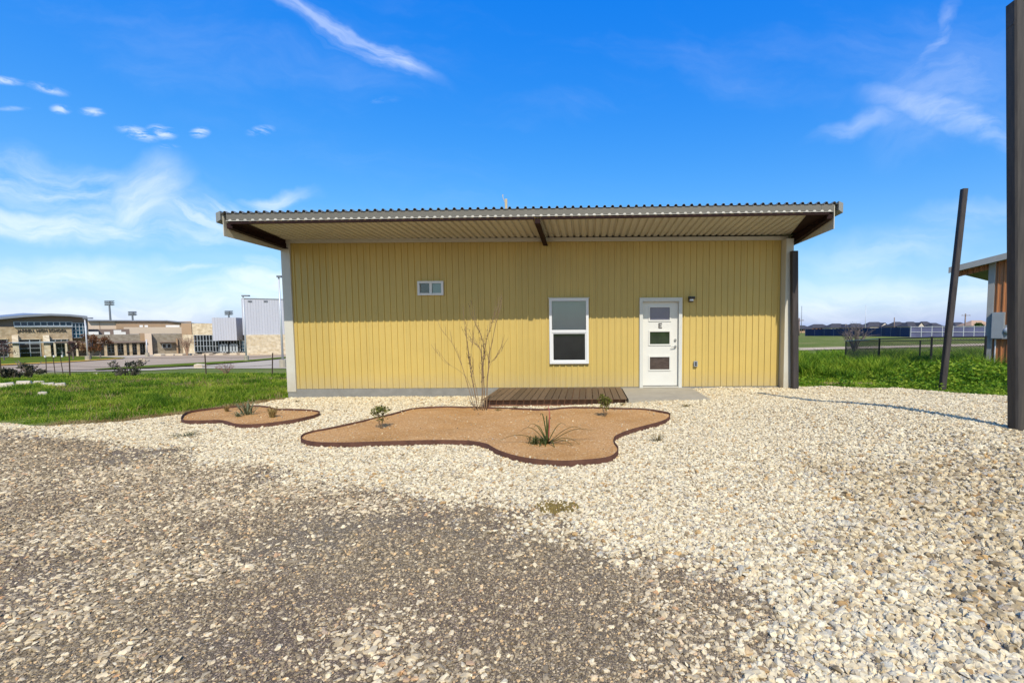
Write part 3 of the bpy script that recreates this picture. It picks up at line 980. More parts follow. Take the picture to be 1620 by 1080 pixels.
# ------------------------------------------------------------------ loose stones (geometry nodes instancing)
def stone_field(name, pts, rots, scls, m, label, cat, subdiv=2, rough=0.42):
    me = bpy.data.meshes.new(name)
    me.vertices.add(len(pts))
    me.vertices.foreach_set('co', pts.astype(np.float32).ravel())
    for an, arr in (('rot', rots), ('scl', scls)):
        a = me.attributes.new(an, 'FLOAT_VECTOR', 'POINT')
        a.data.foreach_set('vector', arr.astype(np.float32).ravel())
    a = me.attributes.new('vid', 'INT', 'POINT')
    a.data.foreach_set('value', rng.integers(0, 5, len(pts)).astype(np.int32))
    me.materials.append(m)
    o = bpy.data.objects.new(name, me)
    COL.objects.link(o)
    ng = bpy.data.node_groups.new(name + '_scatter', 'GeometryNodeTree')
    ng.interface.new_socket('Geometry', in_out='INPUT', socket_type='NodeSocketGeometry')
    ng.interface.new_socket('Geometry', in_out='OUTPUT', socket_type='NodeSocketGeometry')
    N, L = ng.nodes.new, ng.links.new
    gi, go = N('NodeGroupInput'), N('NodeGroupOutput')
    join = N('GeometryNodeJoinGeometry')
    for k in range(5):
        ico = N('GeometryNodeMeshIcoSphere')
        ico.inputs['Radius'].default_value = 1.0
        ico.inputs['Subdivisions'].default_value = subdiv
        nz = N('ShaderNodeTexNoise')
        nz.inputs['Scale'].default_value = 0.85
        nz.inputs['Detail'].default_value = 2.0
        pos = N('GeometryNodeInputPosition')
        off = N('ShaderNodeVectorMath')
        off.operation = 'ADD'
        L(pos.outputs[0], off.inputs[0])
        off.inputs[1].default_value = (k * 7.3, k * 3.1, k * 5.7)
        L(off.outputs[0], nz.inputs['Vector'])
        sb = N('ShaderNodeVectorMath')
        sb.operation = 'SUBTRACT'
        L(nz.outputs['Color'], sb.inputs[0])
        sb.inputs[1].default_value = (0.5, 0.5, 0.5)
        sc = N('ShaderNodeVectorMath')
        sc.operation = 'SCALE'
        L(sb.outputs[0], sc.inputs[0])
        sc.inputs['Scale'].default_value = rough * 6
        sp = N('GeometryNodeSetPosition')
        L(ico.outputs['Mesh'], sp.inputs['Geometry'])
        L(sc.outputs[0], sp.inputs['Offset'])
        sm = N('GeometryNodeSetMaterial')
        sm.inputs['Material'].default_value = m
        L(sp.outputs[0], sm.inputs['Geometry'])
        ss = N('GeometryNodeSetShadeSmooth')
        ss.inputs['Shade Smooth'].default_value = False
        L(sm.outputs[0], ss.inputs['Geometry'])
        g2 = N('GeometryNodeGeometryToInstance')
        L(ss.outputs[0], g2.inputs[0])
        L(g2.outputs[0], join.inputs[0])
    iop = N('GeometryNodeInstanceOnPoints')
    iop.inputs['Pick Instance'].default_value = True
    L(gi.outputs[0], iop.inputs['Points'])
    L(join.outputs[0], iop.inputs['Instance'])

    def named(nm, typ):
        n = N('GeometryNodeInputNamedAttribute')
        n.data_type = typ
        n.inputs['Name'].default_value = nm
        return n.outputs[0]
    L(named('vid', 'INT'), iop.inputs['Instance Index'])
    er = N('FunctionNodeEulerToRotation')
    L(named('rot', 'FLOAT_VECTOR'), er.inputs[0])
    L(er.outputs[0], iop.inputs['Rotation'])
    L(named('scl', 'FLOAT_VECTOR'), iop.inputs['Scale'])
    L(iop.outputs[0], go.inputs[0])
    md = o.modifiers.new('scatter', 'NODES')
    md.node_group = ng
    tag(o, label, cat, kind='stuff')
    return o


def jitter_grid(x0, x1, y0, y1, s):
    gx_, gy_ = np.meshgrid(np.arange(x0, x1, s), np.arange(y0, y1, s))
    n = gx_.size
    return gx_.ravel() + rng.uniform(-.55, .55, n) * s, gy_.ravel() + rng.uniform(-.55, .55, n) * s


def in_view(x, y, margin=1.6):
    d = y + 11.7
    lo = -930 / 760 * 1.02 * d - margin
    hi = 690 / 760 * 1.02 * d + margin
    return (x > lo) & (x < hi) & (d > 0.8)


# garden beds: outlines of the steel edging (world x, y), measured on the ground
BED_A = [(287, 659), (300, 650), (335, 645), (390, 641), (420, 642), (440, 646), (485, 647), (505, 650), (497, 656), (470, 662), (420, 669), (375, 670), (350, 664), (315, 664.5), (292, 664)]
BED_B = [(476, 690), (490, 682), (540, 672), (600, 658), (640, 648), (680, 643), (760, 643), (850, 646), (910, 643), (1000, 645), (1050, 650), (1060, 656), (1045, 666), (1000, 678), (975, 688), (972, 697), (978, 709), (965, 721), (930, 726), (880, 728), (830, 723), (790, 712), (765, 700), (730, 696), (660, 696), (560, 699), (510, 699), (485, 696)]
EDGE_H = 0.072


def smooth_loop(pts, n=6):
    out = []
    k = len(pts)
    for i in range(k):
        p0, p1, p2, p3 = (np.array(pts[(i + j - 1) % k]) for j in range(4))
        for a in range(n):
            t = a / n
            out.append(tuple(0.5 * ((2 * p1) + (-p0 + p2) * t + (2 * p0 - 5 * p1 + 4 * p2 - p3) * t * t + (-p0 + 3 * p1 - 3 * p2 + p3) * t ** 3)))
    return out


bedA = smooth_loop([tuple(q[:2]) for q in hit_many([b[0] for b in BED_A], [b[1] for b in BED_A], EDGE_H)])
bedB = smooth_loop([tuple(q[:2]) for q in hit_many([b[0] for b in BED_B], [b[1] for b in BED_B], EDGE_H)])
DECK = (-2.17, 0.80, -1.93, -0.06)
PAD = (0.83, 2.50, -1.95, 0.0)


def free_of_things(x, y):
    m = ~inside(bedA, x, y) & ~inside(bedB, x, y)
    m &= ~((x > DECK[0]) & (x < DECK[1]) & (y > DECK[2] + 0.05))
    # the pad is ragged where stones have washed over its right end
    m &= ~((x > PAD[0] - 0.1) & (x < PAD[1] - 0.25 + (fbm(x, y, 2.0, 61) - 0.5) * 0.8) & (y > PAD[2]))
    m &= ~((x > -7.35) & (x < 4.62) & (y > -0.03))
    return m


def put_stones(bands, maskf, sizef, prob=None):
    P, Rr, S = [], [], []
    for d0, d1, sp in bands:
        y0, y1 = -11.7 + d0, -11.7 + d1
        x, y = jitter_grid(-1.3 * d1 - 1, 1.0 * d1 + 1, y0, y1, sp)
        k = in_view(x, y) & maskf(x, y) & free_of_things(x, y)
        x, y = x[k], y[k]
        if prob is not None:
            k = rng.random(len(x)) < prob(x, y)
            x, y = x[k], y[k]
        r = sp * sizef(x, y) * np.clip(np.exp(rng.normal(0, 0.27, len(x))), 0.5, 1.55)
        fl = rng.uniform(0.38, 0.75, len(x))
        S.append(np.stack([r * rng.uniform(0.85, 1.25, len(x)), r * rng.uniform(0.7, 1.0, len(x)), r * fl], 1))
        Rr.append(np.stack([rng.normal(0, 0.35, len(x)), rng.normal(0, 0.35, len(x)), rng.uniform(0, 6.28, len(x))], 1))
        P.append(np.stack([x, y, G(x, y) + r * fl * rng.uniform(-0.1, 0.55, len(x))], 1))
    return np.concatenate(P), np.concatenate(Rr), np.concatenate(S)


def coarse(x, y):
    """stones grow coarser towards the right foreground"""
    return 0.56 + 0.27 * sstep(0.6, 3.4, x) * sstep(-4.8, -8.2, y) + 0.08 * sstep(-7.5, -9.5, y)


SWEPT = []                                        # patches where the wheels have bared the dark grit
for u_, v_, ru, rv in ((300, 712, 190, 20), (715, 850, 190, 110), (470, 1010, 130, 60), (600, 920, 170, 90), (60, 700, 120, 18), (420, 800, 120, 40), (900, 985, 110, 60)):
    q_ = hit(u_, v_)
    D_ = q_[1] + 11.7
    SWEPT.append((q_[0], q_[1], ru * D_ / F_PX, rv * D_ * D_ / (1.5 * F_PX)))


DRIFTS = []                                       # drifts where the pale chips have gathered
for u_, v_, ru, rv in ((470, 775, 120, 22), (330, 800, 110, 26), (570, 1015, 95, 50), (300, 900, 120, 34), (120, 850, 110, 30), (640, 1060, 120, 40), (60, 980, 130, 60), (200, 745, 140, 14), (560, 800, 90, 20)):
    q_ = hit(u_, v_)
    D_ = q_[1] + 11.7
    DRIFTS.append((q_[0], q_[1], ru * D_ / F_PX, rv * D_ * D_ / (1.5 * F_PX)))


def chip_density(x, y):
    """chips lie thick at the left, thin where wheels have swept the ground bare"""
    a = 0.62 * sstep(0.36, 0.64, fbm(x, y, 1.0, 120, 5))
    wob = 0.7 + 0.6 * fbm(x, y, 2.0, 140)
    for cx_, cy_, rx_, ry_ in SWEPT:
        a = a * (1 - 0.9 * np.exp(-(((x - cx_) / rx_) ** 2 + ((y - cy_) / ry_) ** 2) * wob))
    for cx_, cy_, rx_, ry_ in DRIFTS:
        a = np.maximum(a, np.exp(-(((x - cx_) / rx_) ** 2 + ((y - cy_) / ry_) ** 2) * (0.5 + 1.2 * fbm(x, y, 2.4, 170))))
    a = np.maximum(a, 0.8 * sstep(0.0, 0.45, x) * sstep(0.35, 0.6, fbm(x, y, 1.6, 150)))
    return np.clip(0.13 + 0.9 * a, 0, 1)


def white_zone(x, y):
    return yard_mask(x, y) & ~drive_mask(x, y)


def drive_zone(x, y):
    return yard_mask(x, y) & drive_mask(x, y)


def coarse_part(x, y):
    """share of the tan coarse stones that lie in the right foreground"""
    return sstep(0.3, 0.75, sstep(0.9, 3.0, x) * sstep(-5.2, -8.0, y) + (fbm(x, y, 1.2, 95) - 0.5) * 0.9)


def worn(x, y):
    return 1 - 0.75 * sstep(0.58, 0.66, fbm(x, y, 1.1, 90)) * sstep(-0.3, 0.6, x) * sstep(2.2, 1.0, x) * sstep(-7.6, -8.4, y)


p, r, s = put_stones([(0.8, 3.2, 0.026), (3.2, 5.0, 0.0255), (5.0, 7.0, 0.0265), (7.0, 9.0, 0.029), (9.0, 11.7, 0.033)], white_zone, coarse,
                     lambda x, y: worn(x, y) * (1 - 0.97 * coarse_part(x, y)))
stone_field('white_gravel', p, r, s, M['whitestone'], 'loose cream limestone gravel covering the yard round the yellow building', 'gravel')
p, r, s = put_stones([(0.8, 4.2, 0.029), (4.2, 7.0, 0.029)], white_zone, coarse, lambda x, y: worn(x, y) * coarse_part(x, y))
stone_field('coarse_gravel', p, r, s, M['tanstone'], 'coarser tan limestone gravel in the right foreground', 'gravel')
p, r, s = put_stones([(0.8, 4.0, 0.0235), (4.0, 6.5, 0.027), (6.5, 9.5, 0.034)], drive_zone, lambda x, y: (0.37 + 0.15 * chip_density(x, y)) * np.exp(rng.normal(0, 0.2, len(x))),
                     chip_density)
stone_field('driveway_chips', p, r, s * np.array([1.1, 1.0, 0.7]), M['drivestone'], 'pale flat stone chips strewn over the worn dark driveway', 'gravel', 2)
p, r, s = put_stones([(0.8, 3.0, 0.016), (3.0, 5.0, 0.022), (5.0, 7.0, 0.03)], drive_zone, lambda x, y: np.full(len(x), 0.45), lambda x, y: 1 - 0.72 * sstep(0.50, 0.66, fbm(x, y, 0.9, 160, 5)))
stone_field('driveway_grit', p, r, s, M['grit'], 'fine dark crushed grit of the worn driveway', 'grit', 1)


# ------------------------------------------------------------------ grass
def blades(name, x, y, h, w, lean, m, label, zoff=-0.01):
    n = len(x)
    z = G(x, y) + zoff
    az = rng.uniform(0, 2 * np.pi, n)
    la = rng.uniform(0, 2 * np.pi, n)
    ln = lean * h * rng.uniform(0.2, 1.0, n)
    dx, dy = np.cos(az) * w / 2, np.sin(az) * w / 2
    lx, ly = np.cos(la) * ln, np.sin(la) * ln
    v = np.empty((n, 5, 3))
    v[:, 0] = np.stack([x - dx, y - dy, z], 1)
    v[:, 1] = np.stack([x + dx, y + dy, z], 1)
    v[:, 2] = np.stack([x + dx * .8 + lx * .35, y + dy * .8 + ly * .35, z + h * .6], 1)
    v[:, 3] = np.stack([x - dx * .8 + lx * .35, y - dy * .8 + ly * .35, z + h * .6], 1)
    v[:, 4] = np.stack([x + lx, y + ly, z + h], 1)
    base = np.arange(n)[:, None] * 5
    f = np.concatenate([base + np.array([0, 1, 2]), base + np.array([0, 2, 3]), base + np.array([3, 2, 4])])
    o = np_mesh(name, v.reshape(-1, 3), f, m, {'tone': np.repeat(rng.random(n), 5)})
    return tag(o, label, 'grass', kind='stuff')


def scatter(n, x0, x1, y0, y1):
    return rng.uniform(x0, x1, n), rng.uniform(y0, y1, n)


# left field: blades get sparser and larger with distance
XS, YS, HS, WS = [], [], [], []
for (y0, y1, x0, x1, dens) in ((-4.2, -1, -13, -7.2, 2300), (-1, 3, -17, -7.3, 1500), (3, 8, -24, -7.4, 800), (8, 15, -34, -9, 420)):
    x, y = scatter(int(dens * (y1 - y0) * (x1 - x0)), x0, x1, y0, y1)
    d = y + 11.7
    k = in_view(x, y, 0.8) & ~yard_mask(x, y) & (x < -7.35 - 0.0) & (x > -1.25 * d - 1)
    k &= (rng.random(len(x)) > bare_amount(x, y) * 0.95)
    x, y, d = x[k], y[k], d[k]
    cl_ = 0.55 * fbm(x, y, 0.8, 200) + 0.45 * fbm(x, y, 2.6, 210)
    hh = (0.045 + 0.13 * sstep(0.40, 0.68, cl_)) * rng.uniform(0.6, 1.3, len(x))
    hh *= 0.35 + 0.65 * sstep(0.0, 0.8, seg_dist(LEFT_EDGE, x, y))
    XS.append(x), YS.append(y), HS.append(hh), WS.append(np.full(len(x), 0.010) * (d / 9))
blades('grass', np.concatenate(XS), np.concatenate(YS), np.concatenate(HS), np.concatenate(WS), 0.8, M['grass'], 'bright green spring grass on the field left of the gravel yard')
x, y = scatter(26000, -20, -7.4, -4.0, 10)
k = in_view(x, y, 0.8) & ~yard_mask(x, y) & (rng.random(len(x)) < 0.12 + 0.8 * sstep(0.52, 0.66, fbm(x, y, 0.6, 222)))
x, y = x[k], y[k]
blades('dry_stems', x, y, rng.uniform(0.06, 0.17, len(x)), 0.007 * (y + 11.7) / 8, 0.7, M['straw'], 'dry straw coloured stems standing among the green grass of the left field')
# straw fringe beside the white gravel
x, y = scatter(60000, -10.2, -7.0, -4.2, 0.2)
k = (bare_amount(x, y) > 0.25) & ~yard_mask(x, y) & (rng.random(len(x)) < 0.5)
x, y = x[k], y[k]
blades('dry_grass_fringe', x, y, rng.uniform(0.02, 0.07, len(x)), np.full(len(x), 0.008), 1.2, M['straw'], 'short straw coloured grass along the left edge of the gravel')
# right field: lush weeds, taller towards the fence
XS, YS, HS, WS = [], [], [], []
for (y0, y1, x0, x1, dens) in ((-4, 1.2, 4.9, 12.5, 1700), (1.2, 6, 4.9, 16, 1000), (6, 13, 6, 22, 420), (13, 22, 8, 30, 160)):
    x, y = scatter(int(dens * (y1 - y0) * (x1 - x0)), x0, x1, y0, y1)
    d = y + 11.7
    k = in_view(x, y, 0.8) & ~yard_mask(x, y) & (rng.random(len(x)) > bare_amount(x, y) * 0.92)
    x, y, d = x[k], y[k], d[k]
    cl_ = 0.5 * fbm(x, y, 0.7, 300) + 0.5 * fbm(x, y, 2.0, 310)
    hh = (0.06 + 0.48 * sstep(0.42, 0.66, cl_) * sstep(0.6, 2.5, y)) * rng.uniform(0.6, 1.3, len(x))
    lump = sstep(1.7, 0.5, np.hypot((x - 9.9) * 0.75, y - 1.0)) + 0.8 * sstep(1.1, 0.3, np.hypot(x - 11.2, y - 2.4))
    hh += 0.30 * np.clip(lump, 0, 1) * (0.5 + fbm(x, y, 2.2, 333)) * rng.uniform(0.5, 1.2, len(x))
    hh *= 0.4 + 0.6 * sstep(0.0, 0.9, seg_dist(RIGHT_EDGE, x, y))
    XS.append(x), YS.append(y), HS.append(hh), WS.append(np.full(len(x), 0.016) * (d / 11))
blades('tall_weeds', np.concatenate(XS), np.concatenate(YS), np.concatenate(HS), np.concatenate(WS), 1.0, M['weed'], 'lush green weeds growing right of the building up to the chain-link fence')


# broad-leaved weeds among the grass on the right
x, y = scatter(60000, 4.9, 13, -2.5, 7)
k = in_view(x, y, 0.5) & ~yard_mask(x, y) & (rng.random(len(x)) > bare_amount(x, y))
lump = np.clip(sstep(1.7, 0.5, np.hypot((x - 9.9) * 0.75, y - 1.0)) + 0.8 * sstep(1.1, 0.3, np.hypot(x - 11.2, y - 2.4)), 0, 1)
k &= (rng.random(len(x)) < 0.10 + 0.45 * sstep(0.48, 0.62, fbm(x, y, 1.6, 350)) + 0.5 * lump)
x, y, lump = x[k], y[k], lump[k]
z = G(x, y) + rng.uniform(0.04, 0.16, len(x)) + 0.38 * lump * rng.uniform(0.2, 1, len(x)) + 0.22 * sstep(0.42, 0.62, fbm(x, y, 2.0, 310)) * sstep(0.6, 2.5, y) * rng.random(len(x))
n = len(x)
ax = rng.normal(0, 1, (n, 3))
ax[:, 2] *= 0.5
ax /= np.linalg.norm(ax, axis=1)[:, None]
bx_ = np.cross(ax, rng.normal(0, 1, (n, 3)))
bx_ /= np.linalg.norm(bx_, axis=1)[:, None]
sz = rng.uniform(0.02, 0.05, n)[:, None] * (1 + 0.4 * lump[:, None])
c = np.stack([x, y, z], 1)
vv = np.stack([c - ax * sz, c - bx_ * sz * .5, c + ax * sz, c + bx_ * sz * .5], 1).reshape(-1, 3)
o = np_mesh('leafy_weeds', vv, np.arange(n * 4).reshape(-1, 4), M['weed'], {'tone': np.repeat(rng.random(n), 4)})
tag(o, 'broad-leaved weeds in thick clumps below the red-brown building', 'weeds', kind='stuff')


# ------------------------------------------------------------------ the yellow metal building
B = thing('metal_building', 'long low yellow metal building with deep sloping eave and white door', 'building', (-1.1, 0.0, 0.0))
XL, XR = -7.31, 4.99
SB, ST = 0.05, 3.60                              # bottom and top of the siding
OPENINGS = [(-4.06, -3.49, 2.33, 2.61),          # small sliding window
            (-0.90, 0.00, 0.65, 2.18),           # tall window
            (1.28, 2.26, 0.03, 2.18)]            # door


def rib_profile(x0, x1, pitch, top, half, foot, out):
    """trapezoid ribs: list of (x, offset)"""
    pts = [(x0, 0.0)]
    n = round((x1 - x0) / pitch)
    for i in range(n):
        c = x0 + (i + 0.5) * (x1 - x0) / n
        pts += [(c - foot, 0.0), (c - half, out), (c + half, out), (c + foot, 0.0)]
    return pts + [(x1, 0.0)]


def siding_panel(x0, x1, parent, m, name='siding_panel'):
    prof = rib_profile(x0, x1, 0.1525, 0, 0.014, 0.020, -0.025)
    # cut the sheet at the sides of the openings
    cuts = sorted({c for o in OPENINGS for c in o[:2] if x0 < c < x1})
    full = []
    for (xa, ya), (xb, yb) in zip(prof[:-1], prof[1:]):
        full.append((xa, ya))
        for c in cuts:
            if xa < c < xb:
                full.append((c, ya + (yb - ya) * (c - xa) / (xb - xa)))
    full.append(prof[-1])
    mb = MB()
    for (xa, ya), (xb, yb) in zip(full[:-1], full[1:]):
        if xb - xa < 1e-6:
            continue
        mid = (xa + xb) / 2
        zs = [(SB, ST)]
        for o in OPENINGS:
            if o[0] < mid < o[1]:
                nz = []
                for a, b in zs:
                    if o[2] > a:
                        nz.append((a, min(b, o[2])))
                    if o[3] < b:
                        nz.append((max(a, o[3]), b))
                zs = [q for q in nz if q[1] - q[0] > 1e-4]
        for a, b in zs:
            mb.add([(xa, ya, a), (xb, yb, a), (xb, yb, b), (xa, ya, b)], [(0, 1, 2, 3)])
    return mb.build(name, m, parent)


edges = np.linspace(-7.14, 4.70, 14)
for i in range(13):
    siding_panel(edges[i] + 0.0008, edges[i + 1] - 0.0008, B, M['siding'])
# screw heads in rows across the sheets
mb = MB()
for zz in (1.02, 2.02, 2.95):
    for i in range(78):
        xx = -7.14 + (i + 1.0) * 0.1518
        if any(o[0] - .05 < xx < o[1] + .05 and o[2] - .1 < zz < o[3] + .1 for o in OPENINGS):
            continue
        mb.box(xx - .006, xx + .006, -0.006, 0.0, zz - .006, zz + .006)
o_ = mb.build('screws', M['siding'], B)
o_['kind'] = 'stuff'
# body of the building behind the sheets
mb = MB()
mb.box(-7.28, -7.24, 0.02, 9.0, -0.3, 3.62).box(4.66, 4.70, 0.02, 9.0, -0.3, 3.62).box(-7.24, 4.66, 8.96, 9.0, -0.3, 3.5)
mb.build('wall', M['siding'], B)
MB().box(-7.24, 4.66, 0.03, 8.95, -0.35, 0.02).build('floor_slab', M['foundation'], B)
MB().box(-7.24, 4.66, 0.03, 8.95, 3.50, 3.54).build('ceiling', M['dark'], B)
# interior partition some way behind the windows
MB().box(-7.2, 4.6, 1.6, 1.65, 0.02, 3.5).build('interior_wall', M['dark'], B)
MB().box(-7.33, 4.66, -0.035, 0.015, -0.45, 0.045).build('foundation', M['foundation'], B)
MB().box(-7.335, -7.125, -0.05, 0.02, -0.02, 3.58).build('corner_trim', M['trim'], B)
c = MB().box(4.665, 4.84, -0.30, 0.02, -0.2, 3.55).build('corner_column', M['trim'], B)
tag(c, 'cream boxed column at the right end of the front wall')
MB().box(-7.29, 4.80, -0.075, -0.035, 3.555, 3.645).build('wall_top_trim', M['soffit'], B)


def zt(x):
    """the eave climbs a little towards the right"""
    return 0.0095 * (x + 1.1)


YF = -1.86                                        # front of the eave
# roof sheets
re = np.linspace(-7.33, 5.03, 14)
for i in range(13):
    prof = rib_profile(re[i], re[i + 1], 0.1525, 0, 0.018, 0.036, 0.042)
    mb = MB()
    n = len(prof)
    vs = [(x, YF - 0.05, 3.885 + zt(x) + h) for x, h in prof] + [(x, 9.3, 3.62 + zt(x) + h) for x, h in prof]
    vs += [(x, y, z - 0.004) for x, y, z in vs]
    fs = []
    for k in range(n - 1):
        fs += [(k, k + 1, n + k + 1, n + k), (2 * n + k + 1, 2 * n + k, 3 * n + k, 3 * n + k + 1), (2 * n + k, 2 * n + k + 1, k + 1, k)]
    mb.add(vs, fs)
    mb.build('roof_panel', M['roofmetal'], B)
# soffit sheets with their ribs turned up
se = np.linspace(-7.17, 4.86, 14)
for i in range(13):
    prof = rib_profile(se[i], se[i + 1], 0.1525, 0, 0.016, 0.034, 0.036)
    mb = MB()
    n = len(prof)
    vs = [(x, YF + 0.0, 3.715 + zt(x) + h) for x, h in prof] + [(x, -0.035, 3.652 + 0.5 * zt(x) + h) for x, h in prof]
    mb.add(vs, [(n + k, n + k + 1, k + 1, k) for k in range(n - 1)])
    mb.build('soffit_panel', M['soffit'], B)
# fascia in two lengths, bright rib closures along its foot, brown channel below
for x0, x1 in ((-7.235, 4.70), (4.703, 4.95)):
    MB().hexa([(x0, YF - .03, 3.752 + zt(x0)), (x1, YF - .03, 3.752 + zt(x1)), (x1, YF, 3.752 + zt(x1)), (x0, YF, 3.752 + zt(x0))],
              [(x0, YF - .03, 3.878 + zt(x0)), (x1, YF - .03, 3.878 + zt(x1)), (x1, YF, 3.878 + zt(x1)), (x0, YF, 3.878 + zt(x0))]).build('fascia_trim', M['fascia'], B)
prof = rib_profile(-7.235, 4.94, 0.1525, 0, 0.016, 0.034, 0.027)
poly = [(x, 3.742 + zt(x) + h) for x, h in prof] + [(4.94, 3.722 + zt(4.94)), (-7.235, 3.722 + zt(-7.235))]
mb = MB()
n = len(prof)
vs = [(x, YF - .042, 3.740 + zt(x) + h) for x, h in prof] + [(x, YF - .042, 3.730 + zt(x)) for x, h in prof]
vs += [(x, YF - .032, z) for x, _, z in vs]
fs = []
for k in range(n - 1):
    fs += [(n + k, n + k + 1, k + 1, k), (k, k + 1, 2 * n + k + 1, 2 * n + k), (n + k + 1, n + k, 3 * n + k, 3 * n + k + 1)]
mb.add(vs, fs).build('rib_closure', M['closure'], B)
for x0, x1 in ((-7.17, -1.06), (-0.93, 4.86)):
    MB().hexa([(x0, YF - .04, 3.675 + zt(x0)), (x1, YF - .04, 3.675 + zt(x1)), (x1, YF + .02, 3.675 + zt(x1)), (x0, YF + .02, 3.675 + zt(x0))],
              [(x0, YF - .04, 3.712 + zt(x0)), (x1, YF - .04, 3.712 + zt(x1)), (x1, YF + .02, 3.712 + zt(x1)), (x0, YF + .02, 3.712 + zt(x0))]).build('eave_channel', M['rust_steel'], B)
# tapered steel beams under the eave
for bx in (-7.20, -0.995, 4.885):
    f0, f1, w0, w1 = 3.605 + zt(bx), 3.698 + zt(bx), (3.470 if abs(bx) < 2 else 3.435), 3.640
    mb = MB()
    mb.prism([(-1.84, f0), (-0.04, w0), (-0.04, w1), (-1.84, f1)], 'x', bx - .008, bx + .008)
    mb.hexa([(bx - .055, -1.855, f0 - .012), (bx + .055, -1.855, f0 - .012), (bx + .055, -0.04, w0 - .012), (bx - .055, -0.04, w0 - .012)],
            [(bx - .055, -1.855, f0), (bx + .055, -1.855, f0), (bx + .055, -0.04, w0), (bx - .055, -0.04, w0)])
    mb.box(bx - .055, bx + .055, -1.862, -1.85, f0, f1)
    mb.build('eave_beam', M['rust_steel'], B)
# added dark triangles, painting in the shaded void beside the end beams
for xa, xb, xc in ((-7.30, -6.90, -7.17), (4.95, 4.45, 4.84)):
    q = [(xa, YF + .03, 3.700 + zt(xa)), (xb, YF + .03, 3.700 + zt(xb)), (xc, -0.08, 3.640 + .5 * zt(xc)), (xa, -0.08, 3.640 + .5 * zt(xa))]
    MB().hexa(q, [(x, y, z + .006) for x, y, z in q]).build('soffit_end_shade', M['rust_steel'], B)
# end plates and rake caps
for x0, x1, zb in ((-7.325, -7.31, 3.385), (4.965, 4.98, 3.455)):
    MB().prism([(-1.87, zb), (0.02, zb - 0.01), (9.2, zb - 0.06), (9.2, 3.60 + zt(x0)), (-1.87, 3.872 + zt(x0))], 'x', x0, x1).build('rake_plate', M['soffit'], B)
for x0, x1 in ((-7.42, -7.332), (5.032, 5.12)):
    t0 = 3.90 + zt(x0)
    mb = MB()
    mb.hexa([(x0, YF - .06, t0 - .20), (x1, YF - .06, t0 - .14), (x1, 9.3, t0 - .40), (x0, 9.3, t0 - .46)] if x0 < 0 else
            [(x0, YF - .06, t0 - .14), (x1, YF - .06, t0 - .20), (x1, 9.3, t0 - .46), (x0, 9.3, t0 - .40)],
            [(x0, YF - .06, t0 - .01), (x1, YF - .06, t0 + .03), (x1, 9.3, t0 - .23), (x0, 9.3, t0 - .27)] if x0 < 0 else
            [(x0, YF - .06, t0 + .03), (x1, YF - .06, t0 - .01), (x1, 9.3, t0 - .27), (x0, 9.3, t0 - .23)])
    mb.build('rake_cap', M['roofmetal'], B)


def frame(mb, x0, x1, z0, z1, w, y0, y1):
    mb.box(x0, x1, y0, y1, z1 - w, z1)
    mb.box(x0, x1, y0, y1, z0, z0 + w)
    mb.box(x0, x0 + w, y0, y1, z0 + w, z1 - w)
    mb.box(x1 - w, x1, y0, y1, z0 + w, z1 - w)
    return mb


# tall single-hung window
W = MB()
frame(W, -0.925, 0.025, 0.63, 2.205, 0.062, -0.075, 0.05)
w = W.build('window', M['white'], B)
w['label'] = 'tall white double-hung window left of the door'
MB().box(-0.865, -0.035, -0.060, 0.03, 1.385, 1.45).build('meeting_rail', M['white'], w)
MB().box(-0.95, 0.05, -0.085, -0.04, 2.206, 2.225).build('drip_cap', M['trim'], w)
frame(MB(), -0.863, -0.037, 0.692, 1.385, 0.028, -0.045, -0.02).build('lower_sash', M['white'], w)
MB().box(-0.863, -0.037, -0.016, -0.010, 1.45, 2.143).build('pane', M['glass'], w)
MB().box(-0.835, -0.065, -0.026, -0.020, 0.72, 1.357).build('pane', M['glass'], w)
MB().box(-0.86, -0.04, 0.02, 0.03, 1.40, 2.15).build('roller_shade', M['shade'], w)
MB().box(-0.86, -0.04, 0.012, 0.016, 0.70, 1.39).build('insect_screen', M['bugscreen'], w)
# small sliding window
w = frame(MB(), -4.085, -3.465, 2.302, 2.638, 0.05, -0.07, 0.05).build('window', M['white'], B)
w['label'] = 'small high white sliding window'
MB().box(-3.80, -3.745, -0.055, 0.03, 2.352, 2.588).build('mullion', M['white'], w)
MB().box(-4.035, -3.80, -0.02, -0.014, 2.352, 2.588).build('pane', M['glass'], w)
MB().box(-3.745, -3.515, -0.032, -0.026, 2.352, 2.588).build('pane', M['glass'], w)
MB().box(-3.75, -3.51, 0.02, 0.03, 2.34, 2.60).build('roller_shade', M['shade'], w)
# door
dfm = MB()
dfm.box(1.256, 1.335, -0.07, 0.14, 0.03, 2.21).box(2.205, 2.285, -0.07, 0.14, 0.03, 2.21).box(1.335, 2.205, -0.07, 0.14, 2.12, 2.21)
D_ = dfm.build('door', M['doorframe'], B)
D_['label'] = 'white door with three stacked glass lites'
slab = MB()
x0, x1 = 1.338, 2.202
LITES = [(1.585, 1.99), (1.585, 1.99), (1.585, 1.99)]
zs = [(0.45, 0.83), (1.09, 1.46), (1.735, 2.105 - 0.04)]
lx0, lx1 = 1.50, 2.01
zz0 = 0.075
slab.box(x0, lx0, 0.03, 0.075, zz0, 2.118).box(lx1, x1, 0.03, 0.075, zz0, 2.118)
zc = [zz0] + [v for a in ((0.455, 0.79), (1.075, 1.405), (1.66, 1.995)) for v in a] + [2.118]
for a, b in zip(zc[0::2], zc[1::2]):
    slab.box(lx0, lx1, 0.03, 0.075, a, b)
slab.build('door_slab', M['door'], D_)
